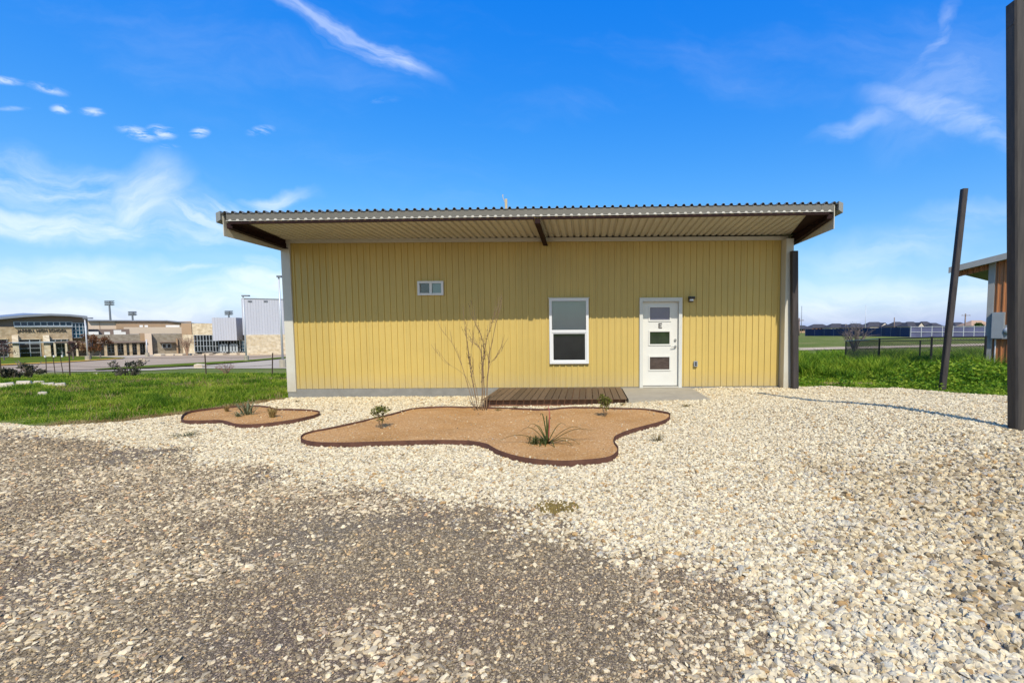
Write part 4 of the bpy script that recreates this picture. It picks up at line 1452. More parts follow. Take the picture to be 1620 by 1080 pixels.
for (a, b), gm in zip(((0.455, 0.79), (1.075, 1.405), (1.66, 1.995)), ('brownreflect', 'greenreflect', 'frost')):
    frame(MB(), lx0 - .02, lx1 + .02, a - .02, b + .02, 0.035, 0.012, 0.029).build('lite_frame', M['door'], D_)
    MB().box(lx0 + .016, lx1 - .016, 0.036, 0.044, a + .016, b - .016).build('pane', M[gm], D_)
MB().box(1.336, 2.204, -0.06, 0.10, 0.035, 0.060).build('threshold', M['closure'], D_)
MB().box(1.340, 2.200, 0.020, 0.07, 0.061, 0.074).build('door_sweep', M['black'], D_)
mb = MB()
mb.tube([(2.135, 0.03, 1.03), (2.135, 0.0, 1.03)], 0.030, 12).tube([(2.135, 0.0, 1.03), (2.135, -0.03, 1.03)], 0.012, 8)
mb.tube([(2.142, -0.028, 1.03), (2.10, -0.034, 1.028), (2.03, -0.032, 1.022)], 0.010, 8)
mb.build('door_handle', M['chrome'], D_)
MB().tube([(2.135, 0.03, 1.19), (2.135, -0.005, 1.19)], [0.032, 0.028], 12).build('deadbolt', M['chrome'], D_)
for zz in (0.35, 1.1, 1.92):
    MB().box(1.332, 1.342, -0.0, 0.029, zz - .05, zz + .05).build('hinge', M['chrome'], D_)
mb = MB()
ex, ez = 1.725, 1.475
mb.box(ex, ex + .024, 0.018, 0.029, ez, ez + .125).box(ex + .024, ex + .085, 0.018, 0.029, ez + .103, ez + .125)
mb.box(ex + .024, ex + .075, 0.018, 0.029, ez + .052, ez + .073).box(ex + .024, ex + .085, 0.018, 0.029, ez, ez + .022)
lt = mb.build('door_letter', M['letter'], D_)
lt['label'] = 'dark metal letter E on the door'

# wall lamp, outlet box, hose bib stain
L_ = thing('wall_light', 'small black wall lamp fixed beside the door', 'wall light', (2.49, -0.03, 2.16))
mb = MB()
mb.box(2.435, 2.545, -0.075, -0.03, 2.10, 2.235)
mb.prism([(-0.075, 2.235), (-0.20, 2.225), (-0.21, 2.19), (-0.19, 2.165), (-0.075, 2.165)], 'x', 2.42, 2.56)
mb.build('lamp_body', M['black'], L_)
MB().tube([(2.49, -0.135, 2.166), (2.49, -0.135, 2.125)], [0.045, 0.050], 14).build('lamp_lens', M['lens'], L_)
O_ = thing('outlet_box', 'small grey weatherproof outlet box on the yellow wall right of the door', 'outlet', (2.62, -0.03, 0.61))
MB().box(2.575, 2.665, -0.07, -0.03, 0.545, 0.675).build('box_body', M['grey_box'], O_)
for zz in (0.585, 0.635):
    MB().box(2.597, 2.643, -0.078, -0.0705, zz - .017, zz + .017).build('socket', M['black'], O_)

# ------------------------------------------------------------------ concrete pad and deck
mb = MB()
mb.box(PAD[0], PAD[1], PAD[2], -0.04, -0.35, 0.028)
o = mb.build('concrete_pad', M['concrete'])
o['kind'] = 'structure'
DK = thing('wooden_deck', 'low brown plank deck against the wall left of the door', 'deck', (-0.7, -1.0, -0.05))
npk = 21
pw = (DECK[1] - DECK[0]) / npk
for i in range(npk):
    x0 = DECK[0] + i * pw
    e = rng.uniform(-0.006, 0.006)
    mb = MB()
    mb.prism([(x0 + .0062, 0.030), (x0 + pw - .0062, 0.030), (x0 + pw - .0062, 0.047), (x0 + pw - .0092, 0.050), (x0 + .0092, 0.050), (x0 + .0062, 0.047)], 'y', DECK[2] + e, DECK[3])
    mb.build('plank', M['deckwood'], DK)
for yy in (-1.82, -1.15, -0.6, -0.15):
    MB().box(DECK[0] + .06, DECK[1] - .06, yy, yy + .04, -0.20, 0.029).build('joist', M['deckframe'], DK)
for xx in (DECK[0] + .02, DECK[1] - .06):
    MB().box(xx, xx + .039, -1.775, -0.16, -0.20, 0.025).build('side_board', M['deckframe'], DK)


# ------------------------------------------------------------------ garden beds
def garden_bed(loop, label, z_in):
    cx_, cy_ = np.mean([p[0] for p in loop]), np.mean([p[1] for p in loop])
    t = thing('garden_bed', label, 'garden bed', (cx_, cy_, float(G(cx_, cy_))), 'steel edged garden beds')
    n = len(loop)
    P = np.array(loop)
    nxt, prv = np.roll(P, -1, 0), np.roll(P, 1, 0)
    tg = nxt - prv
    nr = np.stack([tg[:, 1], -tg[:, 0]], 1) / np.linalg.norm(tg, axis=1)[:, None]
    zg = G(P[:, 0], P[:, 1])
    top = zg + EDGE_H
    A, Bq = P + nr * 0.004, P - nr * 0.004
    vs = [(a[0], a[1], z - .12) for a, z in zip(A, zg)] + [(a[0], a[1], z) for a, z in zip(A, top)] + [(a[0], a[1], z) for a, z in zip(Bq, top)] + [(a[0], a[1], z - .12) for a, z in zip(Bq, zg)]
    fs = []
    for i in range(n):
        j = (i + 1) % n
        for k in range(3):
            fs.append((k * n + i, k * n + j, (k + 1) * n + j, (k + 1) * n + i))
    MB().add(vs, fs).build('steel_edging', M['edging'], t, True)
    # granite fill: dense grid clipped to the outline
    s = 0.05
    xs = np.arange(P[:, 0].min(), P[:, 0].max() + s, s)
    ys = np.arange(P[:, 1].min(), P[:, 1].max() + s, s)
    gx_, gy_ = np.meshgrid(xs, ys)
    idx = -np.ones(gx_.shape, int)
    inn = inside(loop, gx_, gy_)
    # keep nodes just outside too, pulled on to the outline
    dl = seg_dist(list(loop) + [loop[0]], gx_, gy_)
    keep = inn | (dl < s * 1.45)
    vx, vy = gx_[keep], gy_[keep]
    out = ~inn[keep]
    for q in np.where(out)[0]:
        best, bp = 1e9, None
        for (x0, y0), (x1, y1) in zip(loop, list(loop[1:]) + [loop[0]]):
            dx, dy = x1 - x0, y1 - y0
            tt = min(1, max(0, ((vx[q] - x0) * dx + (vy[q] - y0) * dy) / (dx * dx + dy * dy + 1e-12)))
            d = (vx[q] - x0 - tt * dx) ** 2 + (vy[q] - y0 - tt * dy) ** 2
            if d < best:
                best, bp = d, (x0 + tt * dx, y0 + tt * dy)
        vx[q], vy[q] = bp
    vz = G(vx, vy) + z_in + (fbm(vx, vy, 3.0, 400) - 0.5) * 0.03
    idx[keep] = np.arange(keep.sum())
    f = np.stack([idx[:-1, :-1], idx[:-1, 1:], idx[1:, 1:], idx[1:, :-1]], -1).reshape(-1, 4)
    f = f[(f >= 0).all(1)]
    fill = np_mesh('granite_fill', np.stack([vx, vy, vz], 1), f, M['granite'], parent=t)
    fill.data.polygons.foreach_set('use_smooth', np.ones(len(f), bool))
    return t


garden_bed(bedA, 'small steel-edged bed of tan granite beside the left corner of the building', 0.035)
garden_bed(bedB, 'large wavy steel-edged bed of tan granite in front of the deck', 0.040)


# stray pale stones and darker crumbs lying on the granite of both beds
x, y = scatter(2600, -7.4, 1.6, -6.7, -2.4)
k = (inside(bedA, x, y) | inside(bedB, x, y))
near_edge = np.minimum(seg_dist(list(bedA) + [bedA[0]], x, y), seg_dist(list(bedB) + [bedB[0]], x, y))
k &= rng.random(len(x)) < 0.16 + 0.6 * sstep(0.25, 0.05, near_edge)
x, y = x[k], y[k]
n = len(x)
sz = rng.uniform(0.006, 0.017, n)
stone_field('stray_bed_stones', np.stack([x, y, G(x, y) + 0.042 + sz * .2], 1), rng.uniform(0, 6.28, (n, 3)), np.stack([sz, sz * .8, sz * .6], 1), M['tanstone'],
            'small stray stones scattered on the tan granite of both beds', 'stones', 1)


def bed_z(x, y):
    return float(G(x, y)) + 0.04


# ------------------------------------------------------------------ plants
def strip(mb, pts, widths, up=(0, 0, 1), vee=0.0):
    """a leaf: folded strip along pts"""
    pts = [Vector(p) for p in pts]
    n = len(pts)
    vs, fs = [], []
    for i, p in enumerate(pts):
        d = (pts[min(i + 1, n - 1)] - pts[max(i - 1, 0)]).normalized()
        sd = d.cross(Vector(up))
        if sd.length < 1e-3:
            sd = Vector((1, 0, 0))
        sd.normalize()
        nn = sd.cross(d)
        w_ = widths[i] / 2
        vs += [p - sd * w_ + nn * vee * w_, p, p + sd * w_ + nn * vee * w_]
    for i in range(n - 1):
        a = i * 3
        fs += [(a, a + 1, a + 4, a + 3), (a + 1, a + 2, a + 5, a + 4)]
    return mb.add(vs, fs)


def arc(base, az, reach, rise, droop, n=8):
    out = []
    for k in range(n):
        t = k / (n - 1)
        rr = reach * (t ** 0.9)
        z = rise * math.sin(min(1.0, t * 1.15) * math.pi * 0.62) - droop * t * t
        out.append((base[0] + math.cos(az) * rr, base[1] + math.sin(az) * rr, base[2] + z))
    return out


# red yucca: long arching leaves and a short red flower stalk
yb = hit(866, 702, 0.04)
yb = np.array([yb[0], yb[1], bed_z(yb[0], yb[1])])
Y_ = thing('red_yucca', 'dark arching strap-leaved plant with a red flower stalk in the large bed', 'plant', yb)
leaves = [(R(182), .78, .20, .13), (R(175), .45, .30, .10), (R(160), .36, .34, .08), (R(150), .28, .30, .06), (R(2), .62, .30, .08), (R(-8), .55, .16, .16), (R(10), .75, .24, .05),
          (R(-20), .50, .14, .18), (R(30), .35, .32, .05), (R(-60), .28, .12, .14), (R(-120), .25, .10, .13), (R(100), .12, .42, 0), (R(60), .10, .40, 0), (R(140), .16, .46, 0), (R(-150), .30, .16, .12), (R(-95), .22, .12, .15)]
for az, reach, rise, droop in leaves:
    pts = arc(yb, az, reach * .88, rise * .86, droop, 9)
    mb = MB()
    strip(mb, pts, [0.018, 0.023, 0.022, 0.020, 0.018, 0.015, 0.012, 0.008, 0.003], vee=0.5)
    mb.build('leaf', M['yucca_leaf'], Y_)
MB().tube([(yb[0] + .01, yb[1], yb[2]), (yb[0] + .025, yb[1] + .02, yb[2] + .22), (yb[0] + .03, yb[1] + .03, yb[2] + .40), (yb[0] + .015, yb[1] + .04, yb[2] + .50)], [.008, .008, .007, .004], 6).build('flower_stalk', M['yucca_stalk'], Y_, True)
mb = MB()
for k in range(70):
    az, q = rng.uniform(0, 6.28), rng.uniform(0.02, 0.13)
    bp = (yb[0] - 0.12 + math.cos(az) * q, yb[1] - 0.03 + math.sin(az) * q * .6, yb[2])
    strip(mb, arc(bp, rng.uniform(0, 6.28), rng.uniform(.03, .08), rng.uniform(.06, .14), .02, 4), [.009, .01, .008, .003])
mb.build('young_leaves', M['yucca_leaf'], Y_)

# bare multi-stemmed shrub in front of the wall
mp_ = hit(757, 648, 0.04)
mz = bed_z(mp_[0], mp_[1])
MY = thing('crape_myrtle', 'bare many-stemmed shrub rising from the large bed against the yellow wall', 'shrub', (mp_[0], mp_[1], mz))
STEMS = [[(570, 890), (480, 620), (400, 400), (320, 290)], [(590, 890), (540, 640), (515, 480), (480, 200)], [(622, 905), (622, 600), (640, 400), (555, 190)],
         [(655, 900), (670, 600), (690, 400), (768, 70)], [(603, 900), (625, 640), (612, 430), (545, 365)], [(640, 905), (632, 560), (662, 330), (738, 110)], [(575, 890), (500, 650), (330, 520), (255, 440)],
         [(610, 900), (560, 660), (530, 480), (570, 170)], [(650, 900), (672, 560), (720, 500), (780, 420)]]
ends = []
pods = MB()
tw = MB()
for si, st in enumerate(STEMS):
    dy = (-0.14, 0.02, 0.10, 0.0, -0.06, 0.16, -0.2, 0.2, 0.12)[si]
    ctl = []
    for k, (zx, zy) in enumerate(st):
        px, py = 640 + zx / 5.0625, 470 + zy / 5.0625
        yy = mp_[1] + dy * (k / 3) + (0.02 * (si - 4) if k == 0 else 0)
        ctl.append(at(px, py, yy))
    ctl[0][2] = mz - 0.03
    pts = []
    for k in range(13):
        t = k / 12 * 3
        i = min(2, int(t))
        f = t - i
        p0, p1, p2, p3 = ctl[max(i - 1, 0)], ctl[i], ctl[i + 1], ctl[min(i + 2, 3)]
        p = 0.5 * ((2 * p1) + (-p0 + p2) * f + (2 * p0 - 5 * p1 + 4 * p2 - p3) * f * f + (-p0 + 3 * p1 - 3 * p2 + p3) * f ** 3)
        pts.append(p + rng.normal(0, 0.005, 3))
    r0 = 0.0135 if si not in (0, 4, 6, 7, 8) else (0.0075 if si in (0, 4, 7) else 0.005)
    MB().tube(pts, [r0 * (1 - 0.78 * k / 12) for k in range(13)], 6).build('stem', M['bark'], MY, True)
    # twigs
    for k in range(4, 13):
        for _ in range((2 if rng.random() < 0.7 else 1) if si in (1, 2, 3, 4, 5) else int(rng.random() < 0.5)):
            p = np.array(pts[k])
            d = pts[min(k + 1, 12)] - pts[k - 1]
            d = d / np.linalg.norm(d)
            d = d + rng.normal(0, 0.22, 3) + np.array([0, 0, 0.7])
            d /= np.linalg.norm(d)
            ln = rng.uniform(0.10, 0.34)
            q = [p, p + d * ln * .5 + rng.normal(0, .015, 3), p + d * ln + np.array([0, 0, .04]) + rng.normal(0, .02, 3)]
            tw.tube(q, [0.0052, 0.004, 0.0022], 4)
            if si in (1, 2, 4, 5) and rng.random() < 0.45:
                for w_ in range(3):
                    c = q[2] - d * 0.03 * w_ + rng.normal(0, .008, 3)
                    pods.tube([c, c + np.array([0, 0, .014])], [0.007, 0.004], 5)
    if si in (2, 5, 1):
        for k in range(3, 11):
            for _ in range(5):
                c = np.array(pts[k]) + rng.normal(0, 0.016, 3)
                pods.tube([c, c + np.array([0, 0, .014])], [0.0075, 0.004], 5)
tw.build('twigs', M['bark'], MY)['kind'] = 'stuff'
pods.build('seed_pods', M['pod'], MY)['kind'] = 'stuff'


def leafy(mb, centre, rad, n, size, flat=0.6):
    for _ in range(n):
        v_ = rng.normal(0, 1, 3)
        v_ /= np.linalg.norm(v_)
        c = np.array(centre) + v_ * np.array([rad, rad, rad * flat]) * rng.uniform(0.3, 1.0)
        a = rng.normal(0, 1, 3)
        a /= np.linalg.norm(a)
        b = np.cross(a, rng.normal(0, 1, 3))
        b /= np.linalg.norm(b)
        s_ = size * rng.uniform(0.6, 1.3)
        mb.add([c - a * s_, c - b * s_ * .45, c + a * s_, c + b * s_ * .45], [(0, 1, 2, 3)])
    return mb


def tone_attr(o):
    n = len(o.data.vertices)
    a = o.data.attributes.new('tone', 'FLOAT', 'POINT')
    a.data.foreach_set('value', np.repeat(rng.random(n // 4 + 1), 4)[:n].astype(np.float32))


def small_shrub(u, v, h, rad, n, label, mleaf='shrubleaf'):
    p = hit(u, v, 0.04)
    z = bed_z(p[0], p[1])
    t = thing('small_shrub', label, 'shrub', (p[0], p[1], z))
    for k in range(6):
        az, q = rng.uniform(0, 6.28), rng.uniform(.2, .8) * rad
        MB().tube([(p[0], p[1], z - .02), (p[0] + math.cos(az) * q * .5, p[1] + math.sin(az) * q * .5, z + h * .5), (p[0] + math.cos(az) * q, p[1] + math.sin(az) * q, z + h)], [.005, .004, .002], 5).build('stem', M['bark'], t)
    mbl = leafy(MB(), (p[0], p[1], z + h), rad, n, 0.026, 0.5)
    leafy(mbl, (p[0], p[1], z + h * .6), rad * .8, n // 3, 0.022, 0.7)
    for _ in range(4):
        leafy(mbl, (p[0] + rng.normal(0, rad * .6), p[1] + rng.normal(0, rad * .6), z + h * rng.uniform(.7, 1.25)), rad * .45, n // 6, 0.024, 0.7)
    o = mbl.build('foliage', M[mleaf], t)
    tone_attr(o)
    return t


small_shrub(603, 678, 0.30, 0.14, 130, 'small green leafy shrub at the left end of the large bed')
small_shrub(957, 659, 0.28, 0.14, 150, 'small green shrub in the large bed in front of the right end of the deck')


def tuft(u, v, h, rad, n, name, label, cat, m, w_=0.006, dz=0.035, group=None, lean=1.0):
    p = hit(u, v, dz)
    z = float(G(p[0], p[1])) + dz - 0.005
    mb = MB()
    for _ in range(n):
        az, q = rng.uniform(0, 6.28), rad * rng.uniform(0, .35)
        bp = (p[0] + math.cos(az) * q, p[1] + math.sin(az) * q, z)
        az2 = az + rng.normal(0, .5)
        strip(mb, arc(bp, az2, rad * rng.uniform(.2, 1) * lean, h * rng.uniform(.6, 1.1), h * .15, 5), [w_, w_ * 1.1, w_ * .9, w_ * .6, w_ * .2], vee=.3)
    o = mb.build(name, m)
    return tag(o, label, cat, group)


tuft(431, 660, 0.20, 0.15, 90, 'grass_clump', 'straw coloured tuft of grass at the right of the small bed', 'grass tuft', M['drygrass'])
tuft(359, 651.5, 0.13, 0.09, 60, 'grass_clump', 'small rust brown tuft of grass at the left of the small bed', 'grass tuft', M['drygrass'])
tuft(392, 655.5, 0.24, 0.30, 30, 'agave', 'grey green spiky plant in the middle of the small bed', 'plant', M['agave'], 0.016)
tuft(377, 658.5, 0.09, 0.16, 22, 'agave', 'low flat grey green spiky plant beside the larger spiky one in the small bed', 'plant', M['agave'], 0.012)
for (u, v, h, rad, n, lb) in ((1040, 697, .10, .16, 40, 'olive weed in the white gravel right of the large bed'),
                              (470, 636, .05, .12, 40, 'low weed in the white gravel below the left corner of the building'),
                              (290, 690, .05, .30, 50, 'flat olive weed in the white gravel below the small bed'),
                              (1085, 643, .05, .16, 40, 'flat olive weed in front of the concrete pad'),
                              (788, 652, .09, .10, 30, 'small weed at the back edge of the large bed under the deck'),
                              (815, 647, .07, .10, 26, 'second small weed at the back edge of the large bed'),
                              (930, 647, .05, .28, 60, 'straggling dry weed along the back edge of the large bed'),
                              (985, 641, .06, .12, 30, 'weed tuft at the front right corner of the deck')):
    tuft(u, v, h, rad, n, 'weed', lb, 'weed', M['yucca_leaf'] if 'small' in lb else M['moss'], 0.006, 0.01)
# dried moss cushion in the gravel
p = hit(880, 803)
mb = MB()
for k in range(170):
    a, q = rng.uniform(0, 6.28), rng.uniform(0, 1.15) ** .7
    c = np.array([p[0] + math.cos(a) * q * .17, p[1] + math.sin(a) * q * .13, p[2] + .018])
    rr = rng.uniform(.005, .013)
    ring = [(c[0] + math.cos(t) * rr * rng.uniform(.8, 1.2), c[1] + math.sin(t) * rr * rng.uniform(.8, 1.2), c[2] - .02) for t in np.linspace(0, 6.28, 9)[:-1]]
    mid = [(c[0] + math.cos(t) * rr * .7, c[1] + math.sin(t) * rr * .7, c[2] + rr * rng.uniform(.3, .6)) for t in np.linspace(0, 6.28, 9)[:-1]]
    mb.add(ring + mid + [(c[0], c[1], c[2] + rr * .8)], [(i, (i + 1) % 8, 8 + (i + 1) % 8, 8 + i) for i in range(8)] + [(8 + i, 8 + (i + 1) % 8, 16) for i in range(8)])
tag(mb.build('moss_patch', M['moss'], None, True), 'brown dried moss cushion in the gravel below the large bed', 'moss', kind='stuff')


# ------------------------------------------------------------------ steel posts
def steel_post(base, top, w_, label, m):
    b, t_ = np.array(base), np.array(top)
    mb = MB()
    h_ = w_ / 2
    sq = [(-h_, -h_), (h_, -h_), (h_, h_), (-h_, h_)]
    r_ = w_ * 0.12
    oct_ = [(-h_ + r_, -h_), (h_ - r_, -h_), (h_, -h_ + r_), (h_, h_ - r_), (h_ - r_, h_), (-h_ + r_, h_), (-h_, h_ - r_), (-h_, -h_ + r_)]
    vs = [(b[0] + x, b[1] + y, b[2] - .3) for x, y in oct_] + [(t_[0] + x, t_[1] + y, t_[2]) for x, y in oct_]
    inn = [(t_[0] + x * .86, t_[1] + y * .86, t_[2]) for x, y in oct_] + [(t_[0] + x * .86, t_[1] + y * .86, t_[2] - .25) for x, y in oct_]
    mb.add(vs + inn, [(i, (i + 1) % 8, 8 + (i + 1) % 8, 8 + i) for i in range(8)] + [(8 + i, 8 + (i + 1) % 8, 16 + (i + 1) % 8, 16 + i) for i in range(8)]
           + [(16 + i, 16 + (i + 1) % 8, 24 + (i + 1) % 8, 24 + i) for i in range(8)] + [tuple(range(24, 32))[::-1]])
    o = mb.build('steel_post', m)
    return tag(o, label, 'post', 'dark square steel posts')


pb = np.array([5.13, -6.05])
steel_post((pb[0], pb[1], float(G(*pb))), (4.835, -6.05, 5.10), 0.145, 'tall weathered square steel post cut by the right edge of the photo', M['post_big'])
p2 = hit(1489, 617)
t2 = at(1525.5, 299, p2[1] + .05)
steel_post(p2, t2, 0.115, 'dark square steel post leaning right in front of the chain-link fence', M['post'])
steel_post((4.90, -0.40, float(G(4.9, -.4))), (4.805, -0.40, 3.24), 0.145, 'dark square steel post standing against the right end of the yellow building', M['post'])


# ------------------------------------------------------------------ neighbour building on the right
class Turned:
    """a building's own frame: x runs along its front, y goes in behind it"""

    def __init__(s, u, y, deg, dz=0.0):
        p = at(u, 540, y)
        s.o = np.array([p[0], p[1], float(G(p[0], p[1])) + dz])
        a = R(deg)
        s.ex, s.ey, s.a = np.array([math.cos(a), math.sin(a), 0]), np.array([-math.sin(a), math.cos(a), 0]), a

    def at(s, u, v, y=0.0):
        d = ray(u, v)
        t = (y + (s.o - CAM) @ s.ey) / (d @ s.ey)
        p = CAM + d * t - s.o
        return np.array([p @ s.ex, y, p[2]])

    def thing(s, name, label, cat, group=None):
        e = thing(name, label, cat, s.o, group)
        e['_org'] = (0.0, 0.0, 0.0)
        e.rotation_euler = (0, 0, s.a)
        return e


FRN = Turned(1559, 3.9, -50)
NY = 0.0
NB = FRN.thing('brown_metal_building', 'red-brown metal building with grey trim at the right edge', 'building')


def rake_z(x):
    a, b = FRN.at(1520, 421, NY - .4), FRN.at(1620, 396, NY - .4)
    return a[2] + (x - a[0]) * (b[2] - a[2]) / (b[0] - a[0])


nx0 = 0.0
ne = np.arange(nx0 + 0.17, nx0 + 4.3, 0.91)
gzn = -0.4
for i in range(len(ne) - 1):
    prof = rib_profile(ne[i], ne[i + 1], 0.1525, 0, 0.014, 0.034, -0.030)
    mb = MB()
    for (xa, ya), (xb, yb) in zip(prof[:-1], prof[1:]):
        mb.add([(xa, NY + ya, gzn), (xb, NY + yb, gzn), (xb, NY + yb, rake_z(xb) - .1), (xa, NY + ya, rake_z(xa) - .1)], [(0, 1, 2, 3)])
    mb.build('siding_panel', M['brown_siding'], NB)
xw = float(ne[-1])
MB().box(nx0, nx0 + .16, NY - .05, NY + .12, gzn, rake_z(nx0) - .05).build('corner_trim', M['grey_trim'], NB)
MB().box(nx0 + .02, nx0 + .06, NY + .12, NY + 6, gzn, rake_z(nx0) - .1).build('wall', M['brown_siding'], NB)
hx = FRN.at(1512, 420, NY)[0]
prof = rib_profile(hx, nx0 - .005, 0.1525, 0, 0.014, 0.034, -0.030)
mb = MB()
for (xa, ya), (xb, yb) in zip(prof[:-1], prof[1:]):
    mb.add([(xa, NY + ya, rake_z(xa) - .28), (xb, NY + yb, rake_z(xb) - .28), (xb, NY + yb, rake_z(xb) - .1), (xa, NY + ya, rake_z(xa) - .1)], [(0, 1, 2, 3)])
mb.build('porch_header', M['brown_siding'], NB)
x0, x1 = hx - .1, xw
MB().hexa([(x0, NY - .4, rake_z(x0) - .13), (x1, NY - .4, rake_z(x1) - .13), (x1, NY - .36, rake_z(x1) - .13), (x0, NY - .36, rake_z(x0) - .13)],
          [(x0, NY - .4, rake_z(x0) + .06), (x1, NY - .4, rake_z(x1) + .06), (x1, NY - .36, rake_z(x1) + .06), (x0, NY - .36, rake_z(x0) + .06)]).build('rake_trim', M['grey_trim'], NB)
MB().hexa([(x0, NY - .355, rake_z(x0) - .06), (x1, NY - .355, rake_z(x1) - .06), (x1, NY + 6, rake_z(x1) - .06), (x0, NY + 6, rake_z(x0) - .06)],
          [(x0, NY - .355, rake_z(x0) + .05), (x1, NY - .355, rake_z(x1) + .05), (x1, NY + 6, rake_z(x1) + .05), (x0, NY + 6, rake_z(x0) + .05)]).build('roof', M['roofmetal'], NB)
MB().box(hx + .05, hx + .2, NY + 5.6, NY + 5.75, gzn - .4, rake_z(hx) - .1).build('porch_post', M['grey_trim'], NB)
eb0, eb1 = FRN.at(1569, 494, NY - .2), FRN.at(1587, 536, NY - .2)
EP = FRN.thing('electrical_panel', 'grey electrical cabinet on the wall of the red-brown building', 'electric box')
MB().box(eb0[0], eb1[0], NY - .20, NY - .032, eb1[2], eb0[2]).build('cabinet', M['grey_box'], EP)
MB().box(eb0[0] + .015, eb1[0] - .015, NY - .214, NY - .201, eb1[2] + .02, eb0[2] - .02).build('cabinet_door', M['grey_box'], EP)
MB().tube([(eb0[0] + .1, NY - .06, eb1[2]), (eb0[0] + .1, NY - .06, gzn)], .022, 8).build('conduit', M['galv'], EP)
m0, m1 = FRN.at(1589, 514, NY - .14), FRN.at(1603, 536, NY - .14)
EM = FRN.thing('electric_meter', 'round glass electric meter beside the grey electrical cabinet', 'meter')
MB().box(m0[0], m1[0], NY - .14, NY - .032, m1[2], m0[2]).build('meter_box', M['grey_box'], EM)
mc = ((m0[0] + m1[0]) / 2 - .03, m1[2] + .26)
MB().tube([(mc[0], NY - .141, mc[1]), (mc[0], NY - .22, mc[1]), (mc[0], NY - .25, mc[1])], [.10, .095, .06], 16).build('meter_dial', M['galv'], EM, True)

# ------------------------------------------------------------------ chain-link fence
CF = thing('chain_link_fence', 'black chain-link fence in the weeds right of the yellow building', 'fence', (11.05, 6.5, float(G(11.05, 6.5))))
fp = [(12.9, 12.3), (11.05, 6.5), (11.42, 4.25), (12.55, 3.45)]
far = [(12.9, 12.3), (16.2, 11.7), (19.5, 11.2)]
FH = 1.2


def fz(p):
    return float(G(p[0], p[1]))


for p in fp + far[1:]:
    MB().tube([(p[0], p[1], fz(p) - .2), (p[0], p[1], fz(p) + FH + .03)], .034, 8).build('post', M['black'], CF)
mid = ((fp[0][0] + fp[1][0]) / 2, (fp[0][1] + fp[1][1]) / 2)
chain = MB()
for line in (fp, far):
    for a, b in zip(line[:-1], line[1:]):
        za, zb = fz(a), fz(b)
        MB().tube([(a[0], a[1], za + FH), (b[0], b[1], zb + FH)], .022, 8).build('top_rail', M['black'], CF)
        ln = math.hypot(b[0] - a[0], b[1] - a[1])
        sp, hh = 0.075, FH - .06
        n = int(ln / sp)

        def pt(s_, h_):
            t = s_ / ln
            return (a[0] + (b[0] - a[0]) * t, a[1] + (b[1] - a[1]) * t, za + (zb - za) * t + h_)
        for dirn in (1, -1):
            k = -int(hh / sp) - 1
            while k * sp < ln + hh:
                s0 = k * sp
                # line s = s0 + dirn*h clipped to the panel
                hs = []
                h0, h1 = 0.03, hh + .02
                if dirn > 0:
                    h0, h1 = max(h0, -s0), min(h1, ln - s0)
                    if h1 > h0:
                        hs = [(s0 + h0, h0), (s0 + h1, h1)]
                else:
                    e0 = s0 + hh
                    h0, h1 = max(h0, e0 - ln), min(h1, e0)
                    if h1 > h0:
                        hs = [(e0 - h0, h0), (e0 - h1, h1)]
                if hs:
                    chain.tube([pt(*hs[0]), pt(*hs[1])], 0.0036, 3)
                k += 1
co = chain.build('wire_mesh', M['chain'], CF)
co['kind'] = 'stuff'


# ------------------------------------------------------------------ bare bushes and shrubs in the distance
def bare_bush(p, h, wd, n, name, label, m, cat='bush', group=None):
    t = thing(name, label, cat, p, group)
    tr, tw_ = MB(), MB()
    for k in range(n):
        az = rng.uniform(0, 6.28)
        q = wd / 2 * rng.uniform(.2, 1)
        tip = np.array([p[0] + math.cos(az) * q, p[1] + math.sin(az) * q, p[2] + h * rng.uniform(.55, 1)])
        md_ = np.array([p[0] + math.cos(az) * q * .35, p[1] + math.sin(az) * q * .35, p[2] + h * .42])
        tr.tube([p, md_, tip], [.035 * h, .02 * h, .006 * h], 4)
        for j in range(14):
            f = rng.uniform(.35, 1)
            s_ = md_ + (tip - md_) * f
            e = s_ + rng.normal(0, .16 * h, 3) + np.array([0, 0, .08 * h])
            tw_.tube([s_, e], [.006 * h, .003 * h], 3)
    tr.build('stems', m, t)
    tw_.build('twigs', m, t)
    return t


pbush = np.array([at(1352, 560, 24)[0], 24.0, float(G(at(1352, 560, 24)[0], 24))])
bare_bush(pbush, 2.1, 2.6, 15, 'bare_bush', 'leafless grey-brown bush behind the chain-link fence', M['twig_grey'])


def leafy_bush(u, v, y, h, wd, name, label, m, leaf=0.07, n=500, flat=0.6, group=None):
    x = at(u, v, y)[0]
    p = np.array([x, y, float(G(x, y))])
    t = thing(name, label, 'shrub', p, group)
    for k in range(7):
        az = rng.uniform(0, 6.28)
        MB().tube([p - np.array([0, 0, .05]), p + np.array([math.cos(az) * wd * .2, math.sin(az) * wd * .2, h * .6]), p + np.array([math.cos(az) * wd * .42, math.sin(az) * wd * .42, h * rng.uniform(.8, 1.1)])], [.03, .02, .008], 4).build('stem', M['twig_grey'], t)
    mb = MB()
    for k in range(9):
        az, q = rng.uniform(0, 6.28), rng.uniform(0, .4) * wd
        leafy(mb, p + np.array([math.cos(az) * q, math.sin(az) * q, h * rng.uniform(.25, .8)]), wd * .17, n // 9, leaf, .8)
    o = mb.build('foliage', m, t)
    tone_attr(o)
    return t


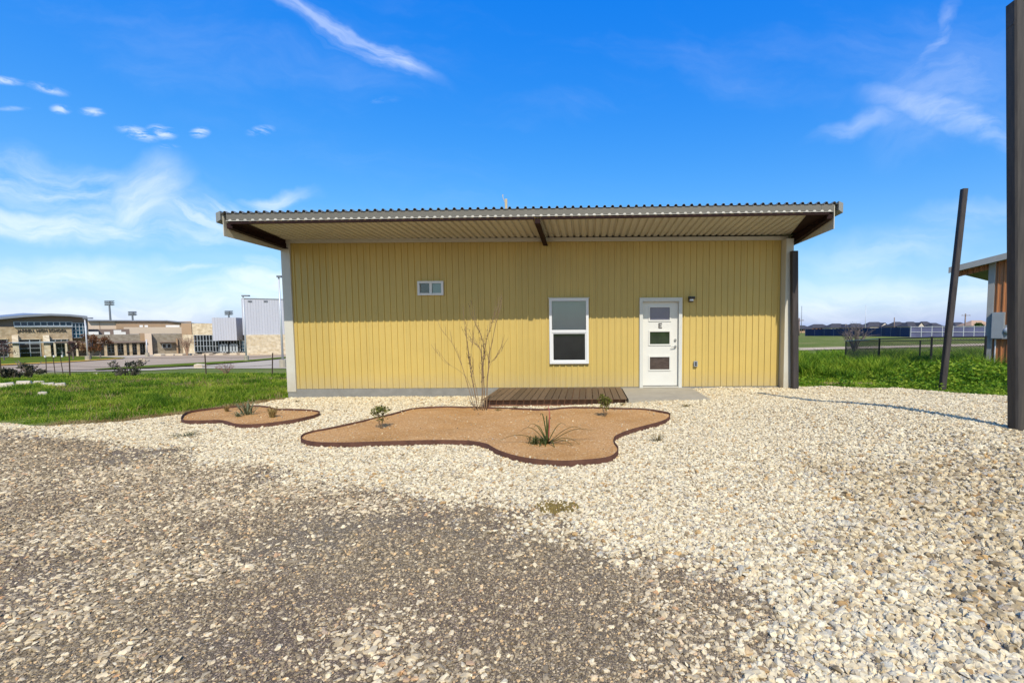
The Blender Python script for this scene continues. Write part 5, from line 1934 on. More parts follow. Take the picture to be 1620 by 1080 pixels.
leafy_bush(21, 592, 10.5, .55, 1.1, 'dry_shrub', 'dark scrubby bush by the wire fence at the far left', M['darkleaf'])
leafy_bush(47, 592, 10.8, .85, 1.0, 'dry_shrub', 'taller dark scrubby bush just right of the one at the far left', M['darkleaf'])
leafy_bush(203, 590, 11.0, .85, 1.5, 'dry_shrub', 'olive scrubby bush in front of the road by the wire fence', M['darkleaf'])
xq = at(358, 585, 13)[0]
bare_bush(np.array([xq, 13.0, float(G(xq, 13))]), .65, 1.0, 12, 'bare_bush', 'low leafless reddish bush at the edge of the left field', mat('reddish_twigs', (0.24, 0.12, 0.09), .9), 'bush')

# white limestone rocks in the grass
for k, (u, v, sz) in enumerate(((8, 613, .35), (38, 609, .30), (62, 608, .22), (76, 612, .25), (95, 612, .20), (68, 627, .14), (216, 593, .17), (152, 593, .14))):
    p = hit(u, v)
    ring1 = [(p[0] + math.cos(t) * sz * rng.uniform(.8, 1.2), p[1] + math.sin(t) * sz * .6 * rng.uniform(.8, 1.2), p[2] - .03) for t in np.linspace(0, 6.28, 9)[:-1]]
    ring2 = [(p[0] + math.cos(t) * sz * .75 * rng.uniform(.8, 1.1), p[1] + math.sin(t) * sz * .45 * rng.uniform(.8, 1.1), p[2] + .10 + .2 * sz * rng.uniform(.6, 1)) for t in np.linspace(0, 6.28, 9)[:-1]]
    o = MB().add(ring1 + ring2, [(i, (i + 1) % 8, 8 + (i + 1) % 8, 8 + i) for i in range(8)] + [tuple(range(8, 16))]).build('rock', M['rock'])
    tag(o, ('largest flat chalky rock at the far left of the left field', 'long flat chalky rock right of the largest one in the left field', 'chalky rock at the back in the middle of the rock row',
            'chalky rock in front in the middle of the rock row', 'rightmost chalky rock of the row in the left field', 'lone chalky rock nearest the gravel in the left field',
            'whitish rock below the olive bush in the left field', 'small pale rock left of the olive bush in the left field')[k], 'rock', 'chalky rocks in the left field')

# ------------------------------------------------------------------ wire fence along the left field
WF = thing('wire_fence', 'thin steel post and wire fence along the far side of the left field', 'fence', (-16, 11.8, float(G(-16, 11.8))))
wp = []
for u in (2, 110, 326, 430):
    x = at(u, 590, 12.2)[0]
    wp.append((x, 12.2, float(G(x, 12.2))))
    tilt = rng.normal(0, .05)
    MB().tube([(x, 12.2, wp[-1][2] - .2), (x + tilt, 12.2, wp[-1][2] + 1.15)], .028, 5).build('post', M['pod'], WF)
for hz in (.55, 1.0):
    pts = []
    for a, b in zip(wp[:-1], wp[1:]):
        for t in np.linspace(0, 1, 6)[:-1]:
            pts.append((a[0] + (b[0] - a[0]) * t, 12.2, a[2] + (b[2] - a[2]) * t + hz - .06 * math.sin(math.pi * t)))
    pts.append((wp[-1][0], 12.2, wp[-1][2] + hz))
    MB().tube(pts, .008, 4).build('wire', M['pod'], WF)
for k, (u, lb) in enumerate(((73, 'leftmost of the thin pale-capped stakes beside the wire fence'), (87, 'middle one of the thin pale-capped stakes beside the wire fence'), (100, 'rightmost of the thin pale-capped stakes beside the wire fence'))):
    x = at(u, 585, 16)[0]
    z = float(G(x, 16))
    s_ = thing('marker_stake', lb, 'stake', (x, 16, z), 'thin marker stakes')
    MB().tube([(x, 16, z - .2), (x + rng.normal(0, .06), 16, z + 1.05)], .02, 5).build('stake_rod', M['pod'], s_)
    MB().tube([(x, 16, z + 1.05), (x, 16, z + 1.16)], .04, 6).build('cap', M['bin'], s_)


# ------------------------------------------------------------------ roads, lawns, path
def band(name, us, vlo, vhi, dz, m, nu=40, nv=5, kind='structure', label=None, cat=None):
    uu = np.linspace(us[0], us[-1], nu)
    lo, hi_ = np.interp(uu, us, vlo), np.interp(uu, us, vhi)
    pp = np.concatenate([hit_many(uu, lo + (hi_ - lo) * j / nv) for j in range(nv + 1)])
    vs = [(p[0], p[1], z + dz) for p, z in zip(pp, G(pp[:, 0], pp[:, 1]))]
    fs = [(j * nu + i, j * nu + i + 1, (j + 1) * nu + i + 1, (j + 1) * nu + i) for j in range(nv) for i in range(nu - 1)]
    o = MB().add(vs, fs).build(name, m)
    o['kind'] = kind
    return o


band('pavement', [-90, 240, 300, 520], [592, 586.5, 583.5, 583], [557, 557, 556, 556], 0.05, M['pavement'], 40, 10)
band('road', [-90, 0, 100, 190, 240, 300, 456, 520], [592, 590, 587.5, 584, 582, 577, 566, 564], [582, 578.5, 574, 568.5, 564, 562, 560, 559], 0.10, M['asphalt'])
band('lawn', [-90, 0, 100, 150, 198], [583, 578, 573.5, 570.5, 567], [566.5, 565.5, 564, 564.5, 566.4], 0.12, M['lawn'])
band('kerb', [-90, 0, 100, 195], [584.5, 580, 575, 568.6], [583, 578.2, 573.7, 567.4], 0.20, M['kerb_yellow'])
band('grass_strip', [150, 200, 240, 300, 390, 458, 520], [587, 585, 583.5, 580, 573.5, 567, 563], [586, 582, 579.5, 576, 571, 565, 561], 0.16, M['lawn'])
band('path', [1240, 1350, 1450, 1570, 1700], [555.5, 552.5, 550, 547, 544], [551.5, 549, 546.5, 543.5, 541], 0.06, M['dirtpath'])

# ------------------------------------------------------------------ school on the left, far away
def face(name, u0, v0, u1, v1, y, depth, m, parent, down=0.0):
    """box whose front lies in the plane Y = y between two sight lines"""
    um, vm = (u0 + u1) / 2, (v0 + v1) / 2
    return MB().box(FR.at(u0, vm, y)[0], FR.at(u1, vm, y)[0], y, y + depth, FR.at(um, v1, y)[2] - down, FR.at(um, v0, y)[2]).build(name, m, parent)


def glazing(u0, v0, u1, v1, y, nu, nv, mglass, parent, name='window', gap=0.055):
    """a window: mullion grid with each pane its own piece"""
    um, vm = (u0 + u1) / 2, (v0 + v1) / 2
    xa, xb, za, zb = FR.at(u0, vm, y)[0], FR.at(u1, vm, y)[0], FR.at(um, v1, y)[2], FR.at(um, v0, y)[2]
    mb = MB()
    for i in range(nu + 1):
        x = xa + (xb - xa) * i / nu
        mb.box(x - gap, x + gap, y - .14, y + .05, za, zb)
    for j in range(nv + 1):
        z = za + (zb - za) * j / nv
        for i in range(nu):
            xl = xa + (xb - xa) * i / nu + gap
            xr = xa + (xb - xa) * (i + 1) / nu - gap
            mb.box(xl, xr, y - .13, y + .05, z - gap * .8, z + gap * .8)
    w_ = mb.build(name, M['mullion'], parent)
    for i in range(nu):
        for j in range(nv):
            MB().box(xa + (xb - xa) * i / nu + gap, xa + (xb - xa) * (i + 1) / nu - gap, y - .06, y - .03, za + (zb - za) * j / nv + gap * .8, za + (zb - za) * (j + 1) / nv - gap * .8).build('pane', mglass, w_)
    return w_


def anchor(u, y):
    x = at(u, 540, y)[0]
    return (x, y, float(G(x, y)))


FR = Turned(50, 85.0, 50)
HY = 0.0
SH = FR.thing('school_hall', 'stone-fronted school hall with a curved metal roof at the far left', 'building')
face('wall', -60, 517, 115, 567, HY, 20, M['stone'], SH, 1.0)
face('wall', 115, 534, 139, 566, HY + 1.2, 18, M['stone'], SH, 1.0)
arch = [(-60, 513), (-30, 508.5), (0, 505), (40, 501.3), (80, 499.2), (110, 500.2), (138.5, 503)]
pa = [FR.at(u, v, HY + .6) for u, v in arch]
zb = FR.at(40, 520, HY + .6)[2]
MB().prism([(p[0], p[2]) for p in pa] + [(pa[-1][0], zb - 2.0), (pa[0][0], zb)], 'y', HY + .6, HY + 19).build('upper_wall', M['taupe'], SH)
pa = [FR.at(u, v, HY - 1.0) for u, v in arch]
mb = MB()
top = [(p[0], p[2] + .42) for p in pa]
bot = [(p[0], p[2]) for p in pa]
n = len(pa)
vs = [(x, HY - 1.0, z) for x, z in bot + top] + [(x, HY + 22, z + (0.9 if i % n < 4 else 0.5)) for i, (x, z) in enumerate(bot + top)]
fs = []
for k in range(n - 1):
    fs += [(k, k + 1, n + k + 1, n + k), (n + k, n + k + 1, 3 * n + k + 1, 3 * n + k), (k + 1, k, 2 * n + k, 2 * n + k + 1), (2 * n + k + 1, 2 * n + k, 3 * n + k, 3 * n + k + 1)]
fs += [(0, n, 3 * n, 2 * n), (n - 1, 2 * n - 1, 4 * n - 1, 3 * n - 1)]
mb.add(vs, fs).build('curved_roof', M['arch_roof'], SH)
glazing(22, 509, 114, 515.2, HY + .5, 9, 1, M['tealglass'], SH)
glazing(114.3, 511, 137, 534, HY + .5, 4, 4, M['tealglass'], SH)
face('ledge', 22, 515.6, 115, 517.2, HY - .35, .9, M['mullion'], SH)
for (a, b) in ((-20, 12), (31, 64), (79, 107)):
    glazing(a, 537, b, 564.5, HY - .02, 2 if b != 107 else 3, 4, M['darkglass'] if b != 107 else mat('green_glazing', (.03, .06, .055), .1, 0, .2, .3), SH)
    face('lintel', a - 1, 535.6, b + 1, 536.8, HY - .25, .3, M['stone_pale'], SH)
for u0 in (20, 69):                                  # sloping stone buttresses
    xa, xb = FR.at(u0, 550, HY)[0], FR.at(u0 + 10, 550, HY)[0]
    zt_, zm, zb_ = FR.at(u0, 530, HY)[2], FR.at(u0, 546, HY)[2], FR.at(u0, 568, HY)[2]
    MB().prism([(HY, zb_), (HY, zt_), (HY - .6, zt_), (HY - 3.0, zm), (HY - 3.0, zb_)], 'x', xa, xb).build('buttress', M['stone_pale'], SH)
face('canopy', 11, 540.6, 88, 542.4, HY - 3.4, .9, M['mullion'], SH)
face('canopy', 86, 540, 128, 542, HY - 4.0, 3.6, M['taupe'], SH)
for u in (87, 105, 122):
    face('column', u - 1.6, 542, u + 1.6, 565, HY - 3.9, .5, M['stone_pale'], SH, .8)
# lettering on the stone front
fc = bpy.data.curves.new('lettering', 'FONT')
fc.body = 'JARRELL HIGH SCHOOL'
fc.size = 1.0
fc.extrude = 0.08
fc.align_x = 'CENTER'
tmp = bpy.data.objects.new('lettering', fc)
COL.objects.link(tmp)
bpy.context.view_layer.update()
me = bpy.data.meshes.new_from_object(tmp.evaluated_get(bpy.context.evaluated_depsgraph_get()))
bpy.data.objects.remove(tmp)
cc = np.empty(len(me.vertices) * 3)
me.vertices.foreach_get('co', cc)
cc = cc.reshape(-1, 3)
lx0_, lx1_ = FR.at(27, 523, HY)[0], FR.at(105, 523, HY)[0]
lz0, lz1 = FR.at(66, 526.2, HY)[2], FR.at(66, 520.6, HY)[2]
nx_ = (cc[:, 0] - cc[:, 0].min()) / np.ptp(cc[:, 0]) * (lx1_ - lx0_) + lx0_
nz_ = (cc[:, 1] - cc[:, 1].min()) / np.ptp(cc[:, 1]) * (lz1 - lz0) + lz0
ny_ = HY - .12 - cc[:, 2]
me.vertices.foreach_set('co', np.stack([nx_, ny_, nz_], 1).astype(np.float32).ravel())
me.update()
link('wall_lettering', me, M['letter'], SH)

FR = Turned(185, 92.0, 46)
WY = 0.0
SW = FR.thing('school_wing', 'low stone classroom wing with dark canopy right of the curved-roof hall', 'building')
face('wall', 136, 529, 229, 560, WY, 14, M['stone_grey'], SW, 1.5)
face('roof', 136, 520.5, 205, 528.9, WY + 6, 8, M['taupe'], SW)
for u0, u1, v0 in ((140, 156, 524.5), (165, 174, 525), (180, 192, 522), (192, 199, 525)):
    face('roof_unit', u0, v0, u1, 529, WY + 2.5, 1.5, M['bin'], SW)
face('canopy', 128, 540.5, 232, 542.6, WY - 4, 3.8, M['taupe'], SW)
for u in (167, 183.5, 198, 207, 219):
    face('column', u - 2.2, 542.6, u + 2.2, 560, WY - 3.6, .8, M['stone'], SW, 1.0)
for (a, b) in ((170, 181), (186.5, 195.5), (201, 205.5), (210, 216), (222, 229)):
    glazing(a, 544.5, b, 557, WY - .02, 2, 3, M['darkglass'], SW)
face('parapet', 222, 527, 229.5, 541, WY - .3, 3, M['tan'], SW)

FR = Turned(235, 125.0, 44)
GY_ = 0.0
GM = FR.thing('school_gym', 'broad beige and tan flat-roofed gymnasium rising behind the classroom wing', 'building')
face('wall', 139, 508, 184.5, 545, GY_ + .4, 30, M['beige'], GM, 2)
face('wall', 184.5, 508, 304, 545, GY_, 30, M['tan'], GM, 2)
face('roof_edge', 138, 506.2, 262, 507.9, GY_ - .6, 31, M['arch_roof'], GM)
MB().hexa([FR.at(262, 507.9, GY_ - .6), FR.at(306, 512.2, GY_ - .6), FR.at(306, 512.2, GY_ + 30) * [1, 1, 0] + [0, 0, FR.at(306, 512.2, GY_ - .6)[2]], FR.at(262, 507.9, GY_ + 30) * [1, 1, 0] + [0, 0, FR.at(262, 507.9, GY_ - .6)[2]]],
          [FR.at(262, 506.2, GY_ - .6), FR.at(306, 510.6, GY_ - .6), FR.at(306, 510.6, GY_ + 30) * [1, 1, 0] + [0, 0, FR.at(306, 510.6, GY_ - .6)[2]], FR.at(262, 506.2, GY_ + 30) * [1, 1, 0] + [0, 0, FR.at(262, 506.2, GY_ - .6)[2]]]).build('roof_edge', M['arch_roof'], GM)
face('parapet', 196, 517.3, 289, 529, GY_ - 8, 7, M['beige'], GM, 2)
face('joint', 158, 508, 158.8, 545, GY_ + .3, .09, M['tan'], GM)
for u0, u1 in ((221, 226), (229, 234), (263, 284)):
    face('roof_unit', u0, 514.2, u1, 517.2, GY_ - 5, 3, M['bin'], GM)

FR = Turned(262, 96.0, 42)
LY = 0.0
LW = FR.thing('school_low_block', 'low tan stone block with a pair of small dark windows beside the school entrance', 'building')
face('wall', 229.6, 528, 289, 559, LY, 12, M['stone_grey'], LW, 1.5)
face('wall', 229.6, 527.2, 240.5, 559, LY - 1.5, 1.4, M['beige'], LW, 1.5)
for a in (257, 264.5):
    glazing(a, 544, a + 6, 550, LY - .02, 1, 1, M['darkglass'], LW)
face('canopy', 252, 540.5, 277, 541.8, LY - 1.6, 1.55, M['taupe'], LW)
face('pier', 279, 535, 281.5, 559, LY - .6, .5, M['tan'], LW, 1.0)

FR = Turned(345, 95.0, 12)
EY = 0.0
SE = FR.thing('school_entrance', 'school entrance with dark glass front under a pale grey metal box', 'building')
face('wall', 288, 511, 304, 558, EY + 3, 14, M['tan'], SE, 1.5)
face('wall', 304, 511.5, 336, 530, EY, 14, M['stone_pale'], SE)
face('wall', 289.5, 529.5, 308, 558, EY + .3, 2.5, M['stone_pale'], SE, 1.5)
glazing(308, 530, 337, 556, EY, 6, 3, M['darkglass'], SE)
glazing(337, 538.7, 380, 556, EY, 9, 2, M['darkglass'], SE)
glazing(380.5, 538.7, 390, 556, EY + .5, 3, 3, M['tealglass'], SE)
face('interior_wall', 308, 530, 390, 557, EY + .8, .3, M['dark'], SE)
for a in (350, 365.5):
    d = glazing(a, 544.5, a + 9.5, 556.4, EY - .5, 2, 1, M['darkglass'], SE, 'door', .2)
bx0, bx1, bx2 = FR.at(336, 520, EY - 2)[0], FR.at(374, 520, EY - 2)[0], FR.at(390.5, 520, EY + 3)[0]
z0, z1 = FR.at(355, 538.4, EY - 2)[2], FR.at(355, 502.4, EY - 2)[2]
mb = MB()
pl = [(bx0, EY - 2), (bx1, EY - 2), (bx2, EY + 3), (bx2, EY + 12), (bx0, EY + 12)]
mb.prism(pl, 'z', z0, z1).build('metal_box', M['greymetal'], SE)
mb = MB()
for i in range(1, 9):
    x = bx0 + (bx1 - bx0) * i / 9
    mb.box(x - .04, x + .04, EY - 2.06, EY - 2.001, z0, z1)
o = mb.build('panel_ribs', M['greymetal'], SE)
o['kind'] = 'stuff'

FR = Turned(430, 90.0, 30)
AY = 0.0
SA = FR.thing('school_auditorium', 'tall pale grey metal block with limestone base behind the yellow building', 'building')
face('stone_base', 389.5, 529, 520, 559, AY - .3, 22, M['stone_pale'], SA, 1.5)
face('metal_wall', 383, 473.5, 520, 529, AY, 22, M['greymetal'], SA)
xs_ = np.linspace(FR.at(383, 500, AY)[0], FR.at(520, 500, AY)[0], 34)
mb = MB()
for x in xs_[1:-1]:
    mb.box(x - .03, x + .03, AY - .06, AY - .002, FR.at(440, 529, AY)[2], FR.at(440, 473.5, AY)[2])
o = mb.build('panel_ribs', M['greymetal'], SA)
o['kind'] = 'stuff'
face('roof_edge', 382.5, 472.6, 520, 473.4, AY - .15, 22.2, M['mullion'], SA)
for u in (392, 417):
    face('vent', u, 475, u + 6, 477, AY - .2, .19, M['lamp_head'], SA)


# ------------------------------------------------------------------ lamps and poles
def lamp_post(u, vt, vb, y, label, head=1.2, r=.11):
    x = at(u, vb, y)[0]
    z0 = float(G(x, y))
    z1 = at(u, vt, y)[2]
    t = thing('street_lamp', label, 'street lamp', (x, y, z0), 'lamp posts by the school road')
    MB().tube([(x, y, z0 - .3), (x, y, z0 + .85)], .32, 10).build('footing', M['concrete'], t)
    MB().tube([(x, y, z0 + .85), (x, y, z1)], [r, r * .7], 8).build('pole', M['galv'], t, True)
    if head:
        MB().box(x - .1, x + head, y - .2, y + .2, z1 - .12, z1 + .06).build('lamp_head', M['lamp_head'], t)
    return t


lamp_post(139, 503, 568, 62, 'grey street lamp on the lawn in front of the stone school hall', 1.1)
lamp_post(390, 467.5, 571, 58, 'grey street lamp beside the tall grey school block', .9)
lamp_post(448, 437, 583, 36, 'tall grey lamp pole close to the left corner of the yellow building', .35, .1)
lamp_post(233, 537, 561, 82, 'short pale lamp post in front of the low tan school block', .0, .12)


def stadium_light(u, vt, wpx, hpx, label, y=170):
    x = at(u, vt, y)[0]
    z = at(u, vt + hpx / 2, y)[2]
    t = thing('stadium_light', label, 'stadium light', (x, y, float(G(x, y))), 'stadium floodlight masts behind the school')
    w_ = at(u + wpx / 2, vt, y)[0] - x
    h_ = at(u, vt, y)[2] - at(u, vt + hpx, y)[2]
    MB().tube([(x, y, float(G(x, y)) - .5), (x, y, z - h_ / 2)], [.4, .28], 8).build('mast', M['lamp_head'], t)
    nr_, nc_ = 3, 5
    for j in range(nr_):
        MB().box(x - w_, x + w_, y + .3, y + .45, z + (j - 1) * h_ * .34 - .08, z + (j - 1) * h_ * .34 + .08).build('cross_bar', M['lamp_head'], t)
        for i in range(nc_):
            xx = x - w_ + (i + .5) * 2 * w_ / nc_
            zz = z + (j - 1) * h_ * .34
            MB().tube([(xx, y + .3, zz), (xx, y - .3, zz - .15)], [.22, w_ / nc_ * .8], 8).build('floodlight', M['lamp_head'], t)
    MB().box(x - .15, x + .15, y + .25, y + .44, z - h_ * .5, z + h_ * .45).build('mast_head', M['lamp_head'], t)
    return t


stadium_light(172.5, 475, 14, 8, 'tallest stadium floodlight mast above the beige gymnasium')
stadium_light(209, 492, 12, 7, 'lower stadium floodlight mast above the tan gymnasium')
stadium_light(361.5, 491, 12, 7, 'stadium floodlight head just above the pale grey entrance box')


def utility_pole(u, vt, y, r, label, arm=0.0, m='wood_pole', group='distant utility poles'):
    x = at(u, vt, y)[0]
    z1 = at(u, vt, y)[2]
    z0 = float(G(x, y))
    t = thing('utility_pole', label, 'utility pole', (x, y, z0), group)
    MB().tube([(x, y, z0 - .5), (x, y, z1)], [r * 1.2, r], 10).build('pole', M[m], t, True)
    if arm:
        MB().box(x - arm, x + arm, y - r - .12, y - r - .001, z1 - .9, z1 - .7).build('cross_arm', M[m], t)
        for k in (-.8, 0, .8):
            MB().tube([(x + k * arm, y - r - .06, z1 - .7), (x + k * arm, y - r - .06, z1 - .45)], [.07, .05], 6).build('insulator', M['lamp_head'], t)
    return t


up = utility_pole(800.5, 315, 20, .085, 'weathered wooden pole top showing above the roof of the yellow building')
x = at(796, 310, 20)[0]
z1 = at(796, 309, 20)[2]
MB().tube([(x + .1, 19.9, z1 - .45), (x - .0, 19.85, z1 - .15), (x, 19.85, z1)], [.02, .03, .05], 6).build('insulator', M['galv'], up)
utility_pole(1264.5, 503, 150, .22, 'utility pole with cross arm just right of the corner post of the yellow building', 1.4, 'twig_grey')
utility_pole(1415, 502, 230, .22, 'thin distant utility pole above the middle of the navy fence', 0, 'twig_grey')
utility_pole(1527.5, 496, 200, .25, 'distant utility pole with cross arm right of the leaning steel post', 2.0, 'twig_grey')
utility_pole(1370, 482, 180, .10, 'thin pale mast above the far houses', 0, 'galv')
utility_pole(1268.5, 484, 260, .14, 'tall thin antenna mast far behind the corner post', 0, 'lamp_head')


# ------------------------------------------------------------------ trees
def crown_tree(u, y, h, wd, label, m, trunk_m, leaf=.25, n=900, name='tree', clear=.25, group=None, gaps=.55):
    x = at(u, 540, y)[0]
    p = np.array([x, y, float(G(x, y))])
    t = thing(name, label, 'tree', p, group)
    tr = MB()
    tr.tube([p - [0, 0, .3], p + [0, 0, h * .3], p + [.05, 0, h * .75]], [h * .03, h * .022, h * .008], 7)
    mb = MB()
    for k in range(14):
        az = rng.uniform(0, 6.28)
        q = wd / 2 * rng.uniform(.25, 1)
        zc_ = h * rng.uniform(clear + .12, .95)
        q *= 1.0 - .55 * max(0, (zc_ / h - .6) / .4)
        c = p + np.array([math.cos(az) * q, math.sin(az) * q, zc_])
        tr.tube([p + [0, 0, h * .3], (p + [0, 0, h * .3]) * .45 + c * .55, c], [h * .014, h * .009, h * .003], 5)
        leafy(mb, c, wd * .2 * rng.uniform(.7, 1.2), n // 14, leaf, .8)
    tr.build('trunk', trunk_m, t)
    o = mb.build('crown', m, t)
    tone_attr(o)
    return t


crown_tree(142, 72, 4.2, 3.6, 'rust-brown leaved tree beside the lamp on the school lawn', M['rustleaf'], M['twig_grey'], .16, 900)
crown_tree(157, 76, 4.0, 3.6, 'darker rust-brown leaved tree in front of the classroom wing', M['rustleaf'], M['twig_grey'], .16, 900)
crown_tree(114, 70, 3.2, 1.6, 'small dark red-brown tree in front of the school hall entrance', mat('dark_red_leaf', (.07, .035, .03), .9), M['twig_grey'], .14, 420)
crown_tree(4, 66, 3.4, 3.0, 'dark purple-brown leaved tree cut by the left edge in front of the school hall', mat('dark_red_leaf', (.07, .035, .03), .9), M['twig_grey'], .14, 500)
xq = at(296, 558, 86)[0]
bt = bare_bush(np.array([xq, 86.0, float(G(xq, 86))]), 4.0, 3.0, 11, 'bare_tree', 'leafless brown tree left of the school entrance', mat('brown_twigs', (.30, .19, .12), .9), 'tree')
for u, y, h, wd, lb in ((1550, 130, 3.6, 4.4, 'round green tree behind the faded blue fence near the brown building'),
                        (1498, 210, 3.4, 9, 'olive green bush row left of the leaning steel post behind the faded blue fence'),
                        (1478, 230, 3.0, 10, 'yellow-green bush beyond the faded blue fence near the far houses')):
    crown_tree(u, y, h, wd, lb, M['treeleaf'], M['twig_grey'], .45, 700, clear=.0)

# ------------------------------------------------------------------ bins, blocks, boulders by the school
for (u0, u1, v0, v1, y, lb) in ((127, 131.5, 555, 563, 82, 'left one of the two white waste bins by the school hall'), (131.9, 136, 555, 563, 82, 'right one of the two white waste bins by the school hall'),
                                (172, 178.5, 554, 562, 85, 'beige waste bin in front of the classroom wing')):
    t = thing('waste_bin', lb, 'waste bin', anchor((u0 + u1) / 2, y), 'waste bins by the school')
    face('bin_body', u0, v0 + 1.4, u1, v1, y, .7, M['bin'], t, .5)
    face('bin_lid', u0 - .2, v0, u1 + .2, v0 + 1.35, y - .04, .78, M['bin'], t)
    face('bin_opening', u0 + 1.0, v0 + .45, u1 - 1.0, v0 + 1.0, y - .06, .015, M['black'], t)


def rock_block(u, v, w_, h_, label, group, m, d_=1.2, rough=.12):
    p = hit(u, v)
    base = [(-w_ / 2, 0), (w_ / 2, 0), (w_ / 2, d_), (-w_ / 2, d_)]
    mb = MB()

    def q(z, s_):
        return [(p[0] + x * s_ * (1 + rng.normal(0, rough * .5)), p[1] + y * s_ * (1 + rng.normal(0, rough * .5)), p[2] + z * (1 + rng.normal(0, rough * .3))) for x, y in base]
    a, b, c = q(-.2, 1), q(h_ * .7, 1), q(h_, .88)
    mb.add(a + b + c, [(i, (i + 1) % 4, 4 + (i + 1) % 4, 4 + i) for i in range(4)] + [(4 + i, 4 + (i + 1) % 4, 8 + (i + 1) % 4, 8 + i) for i in range(4)] + [(8, 9, 10, 11)])
    return tag(mb.build('stone_block', m), label, 'stone block', group)


for i, u in enumerate((249, 268, 283, 301, 325, 347, 369, 385)):
    rock_block(u, 563.5 - .012 * (u - 249), 1.5, .5, '%s squared stone block from the left in the row before the school entrance' % ('first', 'second', 'third', 'fourth', 'fifth', 'sixth', 'seventh', 'last')[i], 'squared stone blocks in front of the school', M['boulder'])
rock_block(313, 582.5, .85, .42, 'larger squared boulder on the grass strip beyond the wire fence', 'boulders along the road', M['boulder'], .6, .2)
rock_block(224, 573, .9, .5, 'pale rounded boulder on the road edge right of the olive bush', 'boulders along the road', M['boulder'], .7, .3)

# ------------------------------------------------------------------ navy fence on the right
NF = thing('navy_fence', 'long dark navy screened fence across the field on the right', 'fence', anchor(1350, 100))
pts = []
for t in np.linspace(0, 1, 12):
    u = 1274 + (1440 - 1274) * t
    y = 132 + (88 - 132) * t
    x = at(u, 528, y)[0]
    pts.append((x, y, float(G(x, y))))
for a, b in zip(pts[:-1], pts[1:]):
    MB().hexa([(a[0], a[1], a[2] - .05), (b[0], b[1], b[2] - .05), (b[0], b[1] + .05, b[2] - .05), (a[0], a[1] + .05, a[2] - .05)],
              [(a[0], a[1], a[2] + 2.0), (b[0], b[1], b[2] + 2.0), (b[0], b[1] + .05, b[2] + 2.0), (a[0], a[1] + .05, a[2] + 2.0)]).build('screen_panel', M['blue_screen'], NF)
for a in pts:
    MB().tube([(a[0], a[1] + .12, a[2] - .3), (a[0], a[1] + .12, a[2] + 2.05)], .05, 6).build('post', M['lamp_head'], NF)
PF = thing('pale_blue_fence', 'faded blue screened fence with white posts right of the navy fence', 'fence', anchor(1500, 88))
pts = []
for t in np.linspace(0, 1, 13):
    u = 1440.6 + (1640 - 1440) * t
    y = 88 - 8 * t
    x = at(u, 528, y)[0]
    pts.append((x, y, float(G(x, y))))
for a, b in zip(pts[:-1], pts[1:]):
    MB().hexa([(a[0] + .08, a[1], a[2]), (b[0] - .08, b[1], b[2]), (b[0] - .08, b[1] + .05, b[2]), (a[0] + .08, a[1] + .05, a[2])],
              [(a[0] + .08, a[1], a[2] + 2.05), (b[0] - .08, b[1], b[2] + 2.05), (b[0] - .08, b[1] + .05, b[2] + 2.05), (a[0] + .08, a[1] + .05, a[2] + 2.05)]).build('screen_panel', M['blue_screen2'], PF)
    for hz in (1.05, 2.1):
        MB().tube([(a[0], a[1] - .08, a[2] + hz), (b[0], b[1] - .08, b[2] + hz)], .05, 6).build('rail', M['galv'], PF)
for a in pts:
    MB().tube([(a[0], a[1] - .02, a[2] - .3), (a[0], a[1] - .02, a[2] + 2.25)], .075, 6).build('post', M['galv'], PF)


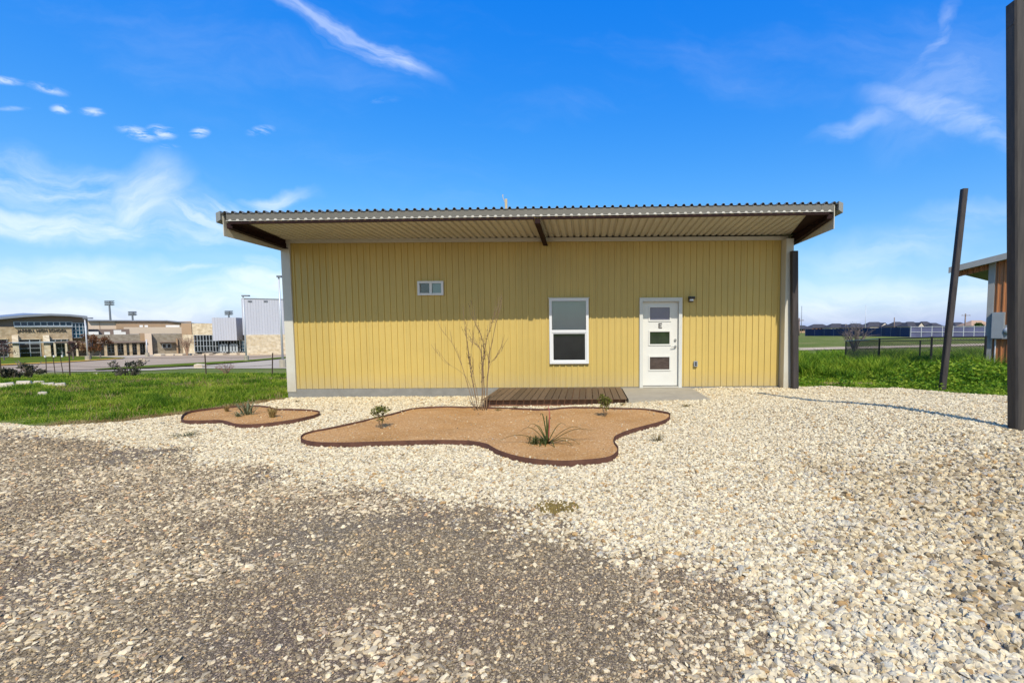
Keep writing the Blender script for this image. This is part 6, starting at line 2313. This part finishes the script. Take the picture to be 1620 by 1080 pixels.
# ------------------------------------------------------------------ row of houses on the skyline
def house(u0, u1, vt, y, wall_m, label, gable=False, roof_m='roof_dark'):
    x0, x1 = at(u0, 520, y)[0], at(u1, 520, y)[0]
    xm = (x0 + x1) / 2
    zg = float(G(xm, y))
    zt_ = at((u0 + u1) / 2, vt, y)[2]
    ze = zg + (zt_ - zg) * .52
    dp = 12.0
    t = thing('house', label, 'house', (xm, y, zg), 'far houses on the skyline')
    MB().box(x0 + .5, x1 - .5, y, y + dp, zg - 1, ze).build('wall', M[wall_m], t)
    rx = (x1 - x0) * .30
    MB().add([(x0 - .2, y - .6, ze), (x1 + .2, y - .6, ze), (x1 + .2, y + dp + .6, ze), (x0 - .2, y + dp + .6, ze), (x0 + rx, y + dp / 2, zt_), (x1 - rx, y + dp / 2, zt_)],
             [(0, 1, 5, 4), (1, 2, 5), (2, 3, 4, 5), (3, 0, 4), (3, 2, 1, 0)]).build('roof', M[roof_m], t)
    if gable:
        gx0, gx1 = x0 + (x1 - x0) * .52, x0 + (x1 - x0) * .88
        gm = (gx0 + gx1) / 2
        MB().prism([(gx0, zg - 1), (gx1, zg - 1), (gx1, ze), (gm, ze + (zt_ - ze) * .75), (gx0, ze)], 'y', y - 2.0, y + 3).build('gable', M['housewhite'], t)
        MB().add([(gx0 - .4, y - 2.4, ze - .2), (gm, y - 2.4, ze + (zt_ - ze) * .75 + .25), (gm, y + 5, ze + (zt_ - ze) * .75 + .25), (gx0 - .4, y + 3, ze - .2),
                  (gx1 + .4, y - 2.4, ze - .2), (gx1 + .4, y + 3, ze - .2)], [(0, 1, 2, 3), (1, 4, 5, 2)]).build('gable_roof', M[roof_m], t)
    n = 3
    for k in range(n):
        cx_ = x0 + (x1 - x0) * (.16 + .17 * k)
        MB().box(cx_ - .7, cx_ + .7, y - .08, y - .01, zg + 1.2, zg + 2.6).build('window', M['darkglass'], t)
    return t


HS_ = [(1262, 1286, 514.5, 'brick_tan', 0, 'low tan house, leftmost of the far houses'), (1283, 1318, 512.5, 'brick_red', 0, 'orange brick house, second from the left of the far row'),
       (1313, 1346, 511.5, 'housewhite', 1, 'house with a pale gable, third from the left of the far row'), (1344, 1377, 511.5, 'brick_tan', 0, 'tan house behind the leafless bush in the far row'),
       (1372, 1408, 509, 'housewhite', 1, 'tall pale-gabled house left of the thin pole above the navy fence'), (1406, 1418, 513, 'brick_red', 0, 'narrow brick house at the thin pole above the navy fence'),
       (1415, 1440, 508.8, 'brick_tan', 1, 'tan gabled house right of the thin pole above the navy fence'), (1436, 1462, 508.6, 'housewhite', 1, 'dark-roofed house above the end of the navy fence'),
       (1459, 1482, 508.2, 'brick_tan', 0, 'dark hip-roofed house above the faded blue fence'), (1476, 1496, 510.5, 'brick_red', 0, 'brick house just left of the leaning steel post in the far row'),
       (1512, 1538, 509.5, 'brick_tan', 0, 'wide dark-roofed house behind the utility pole at right'), (1536, 1575, 506.5, 'housewhite', 0, 'tan-roofed house beside the red-brown building')]
for i, (u0, u1, vt, wm, gb, lb) in enumerate(HS_):
    house(u0, u1, vt, 300 + (i * 37) % 50, wm, lb, bool(gb), 'roof_dark' if i != 11 else 'brick_tan')
